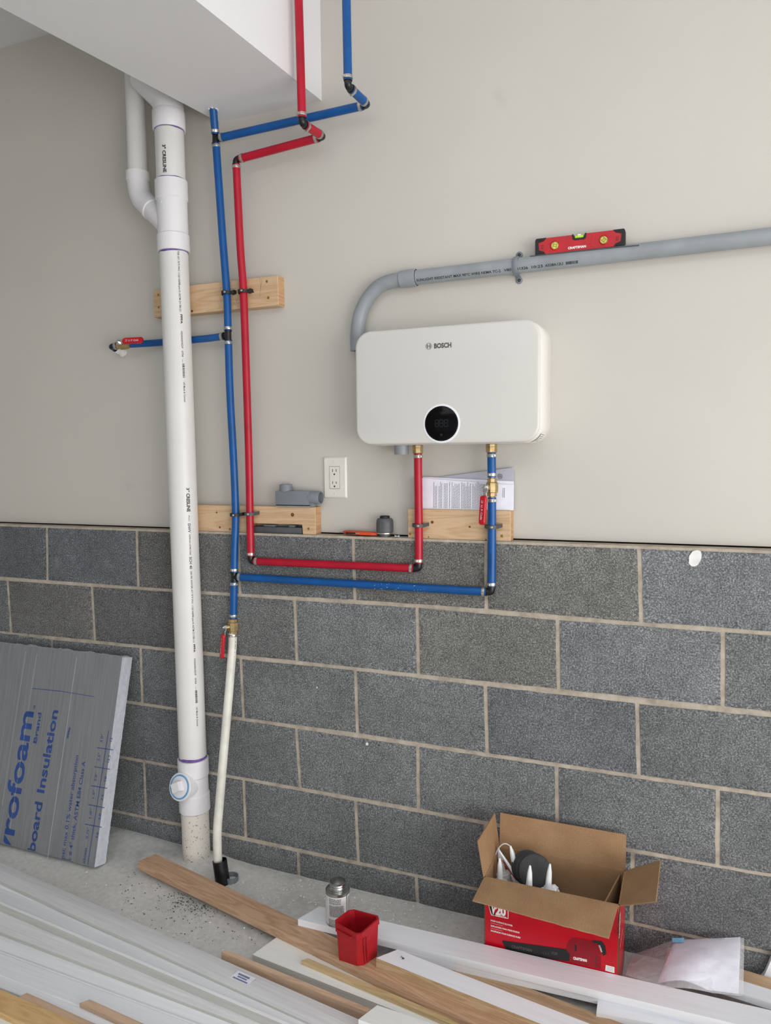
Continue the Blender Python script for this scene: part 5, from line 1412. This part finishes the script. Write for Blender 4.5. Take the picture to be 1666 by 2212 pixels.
def flap(p0, p1, q1, q0, name='flap', rag=0.0, red_out=True, n=26):
    """hinge p0-p1, outer edge q0-q1"""
    p0, p1, q0, q1 = map(V, (p0, p1, q0, q1)); nrm = (p1 - p0).cross(q0 - p0).normalized()
    inw = V(((XA + XB) / 2, (YA + YB) / 2, HB_ + 0.12)) - (p0 + p1 + q0 + q1) / 4
    if nrm.dot(inw) < 0: nrm = -nrm
    b = BM(); T, U = [], []
    for i in range(n + 1):
        s = i / n; a_ = p0.lerp(p1, s); c_ = q0.lerp(q1, s); c_ = c_ + (c_ - a_).normalized() * rag * noise.noise(V((s * 14, q0.x * 9, 2)))
        bow = nrm * 0.0018 * noise.noise(V((s * 3, 1, q0.y * 7)))
        T.append([b.verts.new(a_), b.verts.new(a_.lerp(c_, 0.5) + bow), b.verts.new(c_)]); U.append([b.verts.new(v.co - nrm * TH * 0.8) for v in T[-1]])
    for i in range(n):
        for k in (0, 1):
            b.faces.new((T[i][k], T[i + 1][k], T[i + 1][k + 1], T[i][k + 1])).material_index = 0
            b.faces.new((U[i][k], U[i][k + 1], U[i + 1][k + 1], U[i + 1][k])).material_index = 1
        b.faces.new((T[i][2], T[i + 1][2], U[i + 1][2], U[i][2])); b.faces.new((T[i][0], U[i][0], U[i + 1][0], T[i + 1][0]))
    for i in (0, n):
        for k in (0, 1): b.faces.new((T[i][k], T[i][k + 1], U[i][k + 1], U[i][k]))
    return obj(name, b, [m_card, m_boxred], t, smooth=30)
zt = HB_
flap((XA, YA, zt), (XB - 0.004, YA, zt), W(1315.8, 2025.8, z=zt - 0.018), W(1021, 1944.7, z=zt - 0.006), rag=0.002)
flap((XB, YB, zt), (XA, YB, zt), (XA + 0.001, YB + 0.004, zt + 0.095), (XB, YB + 0.010, zt + 0.092))
flap((XA, YB, zt), (XA, YA, zt), (XA - 0.016, YA, zt + 0.094), (XA - 0.013, YB + 0.001, zt + 0.094), rag=0.001)
RTC = W(1426.7, 1858, y=-0.010)
flap((XB, YA, zt), (XB, YB, zt), RTC, W(1417, 1946.8, x=RTC.x), rag=0.001)
# inner torn divider
dA, dB = W(1337, 1893, z=zt - 0.008), W(1304, 1955, z=zt - 0.008)
dA = V((dA.x, YB - TH - 0.001, zt - 0.010)); dB = V((dB.x - 0.0, YA + TH + 0.001, zt - 0.006))
b = BM(); n = 18; T = []
for i in range(n + 1):
    s = i / n; p_ = dA.lerp(dB, s); p_.z += 0.0025 * noise.noise(V((s * 20, 3, 3))); T.append((p_, V((p_.x + 0.004, p_.y, 0.02))))
for i in range(n):
    (a0_, a1_), (b0_, b1_) = T[i], T[i + 1]
    add_quad(b, [a0_, b0_, b1_, a1_]); e_ = V((0.0035, 0, 0)); add_quad(b, [a0_ + e_, a1_ + e_, b1_ + e_, b0_ + e_]); add_quad(b, [a0_, a0_ + e_, b0_ + e_, b0_])
obj('divider', b, m_card, t, smooth=None)
# printing on the front
YP = YA - 0.0006
def bf(u, v): return W(u, v, y=YP)
def poly_on(bm_, pix, dy=0.0):
    bm_.faces.new([bm_.verts.new(bf(*q) + V((0, dy, 0))) for q in pix])
def c5(x, y): return (1020 + x * .2641, 1740 + y * .2641)
def z6(x, y): return (1000 + x * .3998, 1720 + y * .3998)
b = BM()
poly_on(b, [c5(132, 800), c5(175, 815), c5(187, 905), c5(165, 890), c5(150, 860)]); 
obj('print_dark', b, m_black, bo, smooth=None, label='black print on the box front')
b = BM()
L0_ = c5(132, 800)
def frame_line(a_, c_, w_=0.0018):
    A = bf(*a_); B = bf(*c_); d_ = (B - A).normalized(); n_ = V((-d_.z, 0, d_.x)) * w_ / 2
    add_quad(b, [A - n_, B - n_, B + n_, A + n_])
frame_line(c5(133, 800), c5(158, 895)); frame_line(c5(158, 895), c5(295, 925)); frame_line(c5(295, 925), c5(295, 855))
def btxt(s, p0, p1, h, bold=0.03, y_=None):
    A = bf(*p0); B = bf(*p1); d_ = (B - A); L_ = d_.length; d_.normalize(); n_ = V((-d_.z, 0, d_.x))
    add_text(b, s, lambda x, y: A + d_ * x + n_ * y + V((0, -0.0003, 0)), L_, h, bold)
btxt('V', c5(150, 880), c5(196, 893), 0.030, 0.03)
btxt('20', c5(193, 888), c5(278, 903), 0.022, 0.05); btxt('LITHIUM ION', c5(190, 902), c5(280, 920), 0.0034, 0.02)
btxt('HARD SURFACE BLOWER', c5(153, 944), c5(332, 990), 0.0042, 0.03); btxt('SOPLADORA PARA PISOS DUROS', c5(153, 988), c5(388, 1046), 0.0042, 0.03); btxt('SOUFFLEUR POUR SURFACE DURE', c5(153, 1028), c5(396, 1088), 0.0042, 0.03)
frame_line(c5(153, 960), c5(252, 985), 0.0005); frame_line(c5(153, 1003), c5(252, 1027), 0.0005)
btxt('CRAFTSMAN', c4(408, 330), c4(495, 347), 0.0068, 0.05)
btxt('CRAFTSMAN', c4(568, 240), c4(585, 285), 0.0040, 0.03)
obj('print_white', b, m_wht, bo, smooth=None, label='white lettering on the box front')
b = BM()
poly_on(b, [c4(-45, 210), c4(360, 266), c4(388, 300), c4(384, 345), c4(0, 290), c4(-35, 240)], -0.0001)
poly_on(b, [c4(525, 208), c4(590, 215), c4(612, 245), c4(620, 295), c4(600, 310), c4(580, 270), c4(560, 230), c4(535, 225)], -0.0001)
poly_on(b, [c4(418, 235), c4(430, 240), c4(430, 280), c4(418, 278)], -0.0001)
for k in range(9):
    poly_on(b, [c4(548, 308 + k * 9), c4(586, 316 + k * 9), c4(586, 319 + k * 9), c4(548, 311 + k * 9)], -0.0001)
obj('print_tool', b, m_rubber, bo, smooth=None, label='dark picture of a blower on the box front')
b = BM(); btxt('CRAFTSMAN', c4(16, 256), c4(145, 282), 0.0075, 0.03); btxt('V20', c4(268, 296), c4(308, 305), 0.0075, 0.02)
for k in range(3): frame_line(c4(222 + k * 16, 280 + k * 3), c4(214 + k * 16, 288 + k * 3), 0.0008); frame_line(c4(214 + k * 16, 288 + k * 3), c4(226 + k * 16, 302 + k * 3), 0.0008)
for vv in b.verts: vv.co.y -= 0.0002
obj('print_grey', b, m_greyink, bo, smooth=None)
b = BM()
poly_on(b, [c4(380, 215), c4(400, 195), c4(425, 192), c4(520, 212), c4(560, 235), c4(585, 300), c4(560, 312), c4(560, 385), c4(384, 350), c4(384, 300), c4(360, 268)], -0.00003)
obj('print_tool_body', b, m_boxdred, bo, smooth=None)
b = BM(); poly_on(b, [c4(615, 366), c4(670, 380), c4(670, 418), c4(612, 402)], -0.0002); obj('label', b, m_wht, bo, smooth=None, label='small white rectangle low on the box front')
b = BM()
for k, s_ in enumerate(('INCLUDED', 'INCLUIDO', 'COMPRISE')): btxt(s_, c4(621, 378 + k * 10), c4(664, 388 + k * 10), 0.0018, 0.0)
for vv in b.verts: vv.co.y -= 0.0002
obj('label_print', b, m_greyink, bo, smooth=None)
b = BM()  # right side printing
XP = XB + 0.0006
def side(p0, p1, s, h, bold=0.03):
    A = W(*p0, x=XP); B = W(*p1, x=XP); d_ = (B - A); L_ = d_.length; d_.normalize(); n_ = V((0, d_.z, -d_.y)) if abs(d_.z) > .5 else V((0, 0, 1)); n_ = V((1, 0, 0)).cross(d_)
    add_text(b, s, lambda x, y: A + d_ * x + n_ * y, L_, h, bold)
side(c5(1208, 1070), c5(1214, 870), 'CRAFTSMAN', 0.020, 0.05); side(c5(1212, 1170), c5(1232, 1020), 'HARD SURFACE BLOWER', 0.006, 0.02); side(c5(1232, 1150), c5(1245, 1050), 'SOPLADORA PARA PISOS', 0.005, 0.01)
obj('print_side', b, m_wht, bo, smooth=None, label='white lettering on the right side of the box')

# things in the box
def caulk(tip, y, base, labels, capr=0.021, tube=0.15):
    T_ = W(*tip, y=y); B_ = W(*base, y=y - 0.004); d_ = (T_ - B_).normalized()
    tt = empty('caulk_tube', B_ - d_ * (tube), labels, 'caulk tube', 'white caulk tubes in the cardboard box')
    b = BM(); add_lathe(b, B_ - d_ * tube, d_, [(capr + 0.001, 0), (capr + 0.0015, 0.002), (capr + 0.0015, tube - 0.008), (capr, tube - 0.006)], 26); obj('cartridge', b, m_label, tt)
    b = BM(); add_lathe(b, B_ - d_ * 0.010, d_, [(capr + 0.002, 0), (capr + 0.002, 0.010), (capr, 0.012), (0.010, 0.0135), (0.009, 0.016)], 26); obj('cap', b, m_caulk, tt)
    L_ = (T_ - B_).length
    b = BM(); add_lathe(b, B_, d_, [(0.0095, 0), (0.0086, L_ * 0.15), (0.0064, L_ * 0.7), (0.0026, L_ - 0.001), (0.0015, L_)], 18); obj('nozzle', b, m_caulk, tt)
caulk((1076.7, 1831), -0.070, (1087, 1886), 'caulk tube with a white nozzle, in the back left corner of the box', 0.019)
caulk((1079.6, 1853.6), -0.120, (1081, 1904), 'caulk tube with a white nozzle, at the front left corner of the box', 0.018)
caulk((1102.7, 1827), -0.085, (1117, 1888), 'caulk tube with a white nozzle leaning left, beside the black discs', 0.015)
caulk((1145.4, 1869.4), -0.160, (1142.8, 1922), 'caulk tube whose thin white nozzle stands in front of the black discs', 0.016)
caulk((1188.5, 1866), -0.150, (1184, 1926), 'caulk tube with crumpled white wrapping, rightmost in the box', 0.020)
# crumpled film round the last tube
b = BM(); cpos = W(1190, 1924, y=-0.150); bmesh.ops.create_icosphere(b, subdivisions=4, radius=0.026, matrix=Matrix.Translation(cpos + V((0.0, 0, -0.016))))
for v_ in b.verts:
    q = v_.co * 70; v_.co += (v_.co - cpos).normalized() * (noise.noise(q) * 0.010 + noise.noise(q * 2.3) * 0.004)
tag(obj('crumpled_wrap', b, m_caulk, origin=cpos, smooth=20), 'crumpled white plastic wrap around the rightmost caulk tube in the box', 'plastic wrap')
# stack of abrasive discs
dcn = W(1157, 1884, y=-0.112); axd = (V((0.35, -0.80, 0.42))).normalized()
t2 = None
for k in range(7):
    b = BM(); p_ = dcn - axd * 0.0060 * k + V((-0.0022 * k + noise.noise(V((k * .7, 1, 0))) * 0.004, 0, 0.0010 * k + noise.noise(V((k * .7, 5, 0))) * 0.003)); r_ = 0.044
    add_lathe(b, p_, axd, [(0.006, -0.0022), (r_ - 0.002, -0.0020), (r_, -0.001), (r_, 0.0014), (r_ - 0.002, 0.0022), (0.022, 0.0016), (0.018, 0.0002), (0.006, 0.0002)], 40)
    if k == 0:
        xx_, yy_, _ = frame(axd)
        for rr_, nn in ((0.030, 20), (0.038, 26)):
            for i in range(nn):
                a_ = 2 * PI * i / nn; add_lathe(b, p_ + axd * 0.0016 + (xx_ * math.cos(a_) + yy_ * math.sin(a_)) * rr_, axd, [(0.0016, 0), (0.0012, 0.0009)], 6)
    pos = 'front' if k == 0 else 'back' if k == 6 else None
    lab = ['front black abrasive disc, its face showing, in the cardboard box', 'black abrasive disc second from the front of the stack', 'black abrasive disc third from the front of the stack', 'middle black abrasive disc of the seven in the stack', 'black abrasive disc third from the back of the stack', 'black abrasive disc second from the back of the stack', 'rearmost black abrasive disc, nearest the back of the cardboard box'][k]
    tag(obj('abrasive_disc', b, m_disc, origin=p_), lab, 'disc', 'black abrasive discs in the box')
# wire loop, white spatula
pts = [W(1072, 1893, y=-0.085), W(1068, 1868, y=-0.083), W(1074, 1838, y=-0.080), W(1088, 1823, y=-0.078), W(1102, 1828, y=-0.075), W(1113, 1848, y=-0.072), W(1115, 1878, y=-0.072)]
b = BM(); add_tube(b, smooth_path(pts, 8), 0.0016, 8); tag(obj('wire_loop', b, m_label, origin=pts[0]), 'thin whitish wire loop arching over the caulk nozzles', 'wire')
p0, p1 = W(1079, 1838, y=-0.088), W(1110, 1886, y=-0.100); t = empty('spatula', p1, 'narrow white and red plastic tool leaning among the caulk tubes', 'tool')
b = BM(); d_ = p1 - p0; add_tube(b, [p0, p0.lerp(p1, 0.5), p1, p1 + d_ * 0.6], [0.0025, 0.0042, 0.0045, 0.0045], 10); obj('blade', b, m_caulk, t)
p0, p1 = W(1084, 1858, y=-0.112), W(1116, 1902, y=-0.116); b = BM(); add_tube(b, [p0, p1], 0.0012, 6); obj('red_edge', b, m_boxdred, t)

# ================================================================ BAGGED PAPERS
t = empty('bagged_papers', W(1480, 2130, z=0.05), 'folded white papers in a clear plastic bag between the red box and the right edge', 'papers')
n = 24
TL, TR = W(1458, 2030, y=-0.030), W(1600, 2024.5, y=-0.022); BL_, BR_ = W(1420, 2124, z=0.060), W(1596, 2147, z=0.062)
def pk(s, h, off=0.0):
    a_ = BL_.lerp(BR_, s); c_ = TL.lerp(TR, s); p_ = a_.lerp(c_, h)
    bul = 0.018 * math.sin(PI * min(1, h * 1.0)) * (0.35 + 0.65 * math.cos(PI * (s - 0.35))) + 0.0015 * noise.noise(V((s * 5, h * 6, 2)))
    sag = V((0, 0, 0.016 * math.sin(PI * min(1, s * 1.6)) * (1 - h) ** 2 if s < 0.62 else 0))
    return p_ + V((0.15, -0.55, 0.8)).normalized() * (bul + off) + sag
b = BM(); A, B = [], []
for j in range(n + 1):
    A.append([b.verts.new(pk(i / n, j / n)) for i in range(n + 1)]); B.append([b.verts.new(pk(i / n, j / n, -0.004)) for i in range(n + 1)])
for j in range(n):
    for i in range(n):
        b.faces.new((A[j][i], A[j][i + 1], A[j + 1][i + 1], A[j + 1][i])); b.faces.new((B[j][i], B[j + 1][i], B[j + 1][i + 1], B[j][i + 1]))
for i in range(n):
    b.faces.new((A[0][i], B[0][i], B[0][i + 1], A[0][i + 1])); b.faces.new((A[n][i], A[n][i + 1], B[n][i + 1], B[n][i]))
    b.faces.new((A[i][0], A[i + 1][0], B[i + 1][0], B[i][0])); b.faces.new((A[i][n], B[i][n], B[i + 1][n], A[i + 1][n]))
obj('papers', b, m_paper, t, smooth=60)
FLb, FLt = W(1352, 2106, z=0.062), W(1366, 2062, y=-0.045)
EBL, EBR, ETR = W(1430, 2134, z=0.064), W(1606, 2152, z=0.060), W(1608, 2026, y=-0.024)
def bag(s, h, side_):
    if s < 0.34:
        q = s / 0.34; lo_ = FLb.lerp(EBL, q); hi_ = FLt.lerp(TL, q)
    else:
        q = (s - 0.34) / 0.66; lo_ = EBL.lerp(EBR, q); hi_ = TL.lerp(ETR, q)
    p_ = lo_.lerp(hi_, h)
    nv = V((0.15, -0.55, 0.8)).normalized(); core = 0.0
    if s >= 0.34: core = 0.018 * math.sin(PI * h) * (0.35 + 0.65 * math.cos(PI * ((s - 0.34) / 0.66 - 0.35))) 
    edge = math.sin(PI * h) ** 0.5 * min(1, s * 8) * min(1, (1 - s) * 20)
    wr = 0.006 * noise.noise(V((s * 9, h * 7, 3 + side_)))
    return p_ + nv * (core + side_ * (0.0035 * edge) + wr * edge * (1 if side_ > 0 else 0.3) + (0.005 * edge if side_ > 0 else -0.006 * edge) + (0.016 * math.sin(PI * min(1, max(0, (s - .34) / .66) * 1.6)) * (1 - h) ** 2 * 0.8 if .34 < s < .75 else 0))
for sd in (1, -1):
    b = BM(); G_ = [[b.verts.new(bag(i / 40, j / 20, sd)) for i in range(41)] for j in range(21)]
    for j in range(20):
        for i in range(40): b.faces.new((G_[j][i], G_[j][i + 1], G_[j + 1][i + 1], G_[j + 1][i]))
    obj('plastic_bag', b, m_film, t, smooth=60)
b = BM(); q0 = W(1453, 2026, y=-0.034); 
pts4 = [W(1452, 2027, y=-0.036), W(1478, 2027, y=-0.036), W(1477, 2036, y=-0.045), W(1453, 2036, y=-0.045)]
add_prism(b, [p_ + V((0, -0.006, 0.004)) for p_ in pts4], (0, 0.0006, 0.0006)); obj('tape', b, m_tape, t, label='small piece of light blue tape')

# ================================================================ DEBRIS
def chips(n, region, size, name, m, label, seed, zf=0.0008):
    random.seed(seed); b = BM()
    for k in range(n):
        u, v = region(); p_ = W(u, v, z=0.0); s = random.uniform(*size)
        Mt = Matrix.Translation(p_ + V((0, 0, zf + s * 0.2))) @ Matrix.Rotation(random.random() * 6, 4, 'Z') @ Matrix.Rotation(random.uniform(-.4, .4), 4, 'X') @ Matrix.Diagonal((s, s * random.uniform(.4, .9), s * 0.35, 1))
        r = bmesh.ops.create_icosphere(b, subdivisions=1, radius=1.0, matrix=Mt)
        for v_ in r['verts']: v_.co += V((random.uniform(-.2, .2), random.uniform(-.2, .2), random.uniform(-.05, .05))) * s
    o = obj(name, b, m, smooth=None); tag(o, label, 'debris', None, 'stuff'); return o
def reg_a():
    while True:
        if random.random() < 0.6: u, v = random.gauss(420, 38), random.gauss(1950, 16)
        else: u, v = random.uniform(260, 620), random.uniform(1870, 2040)
        ln = 1882 + (u - 298) * 0.467
        if v > ln + 4 and v < 1880 + (u) * 0.42: return u, v
chips(330, reg_a, (0.0008, 0.0026), 'dirt_crumbs', m_dirt, 'dark crumbs scattered on the concrete in front of the long brown board', 3)
def reg_b():
    while True:
        u = random.uniform(470, 1000) if random.random() < 0.75 else random.uniform(245, 390)
        if u > 400: lo_ = 1866 + (u - 520) * 0.215; v = random.uniform(lo_ - 20, lo_ + 70)
        else: v = random.uniform(1800, 1850)
        if v < 1847 + (u - 329) * 0.45 - 3 and W(u, v, z=0).y < -0.012: return u, v
chips(420, reg_b, (0.0010, 0.0046), 'plaster_chips', m_dust, 'white plaster chips strewn on the concrete along the foot of the wall', 5)
def reg_c():
    while True:
        u, v = random.uniform(60, 600), random.uniform(1850, 2080)
        if 1885 + (u) * 0.41 > v and v > max(1830 + u * .28, 1882 + (u - 298) * 0.467 + 6): return u, v
chips(46, reg_c, (0.0012, 0.0045), 'plaster_crumbs', m_dust, 'white plaster crumbs on the open concrete left of the thick white board', 9)
# dried drips and paint spots on the block wall
b = BM()
def blot(u, v, ru, rv, sd):
    c_ = W(u, v, y=-0.0022); n_ = 22; vs = []
    for i in range(n_):
        a_ = 2 * PI * i / n_; k = 1 + 0.14 * noise.noise(V((math.cos(a_) * 2, math.sin(a_) * 2, sd)))
        vs.append(b.verts.new(c_ + V((math.cos(a_) * ru * k + math.sin(a_) * rv * 0.18, 0, math.sin(a_) * rv * k))))
    b.faces.new(vs)
blot(1502, 1206, 0.0145, 0.021, 1); blot(793, 1607, 0.0045, 0.005, 2); blot(685, 1485, 0.002, 0.003, 3)
o = obj('trim_3', b, m_dust, smooth=None); tag(o, 'white paint daubs on the grey block wall', None, None, 'structure')
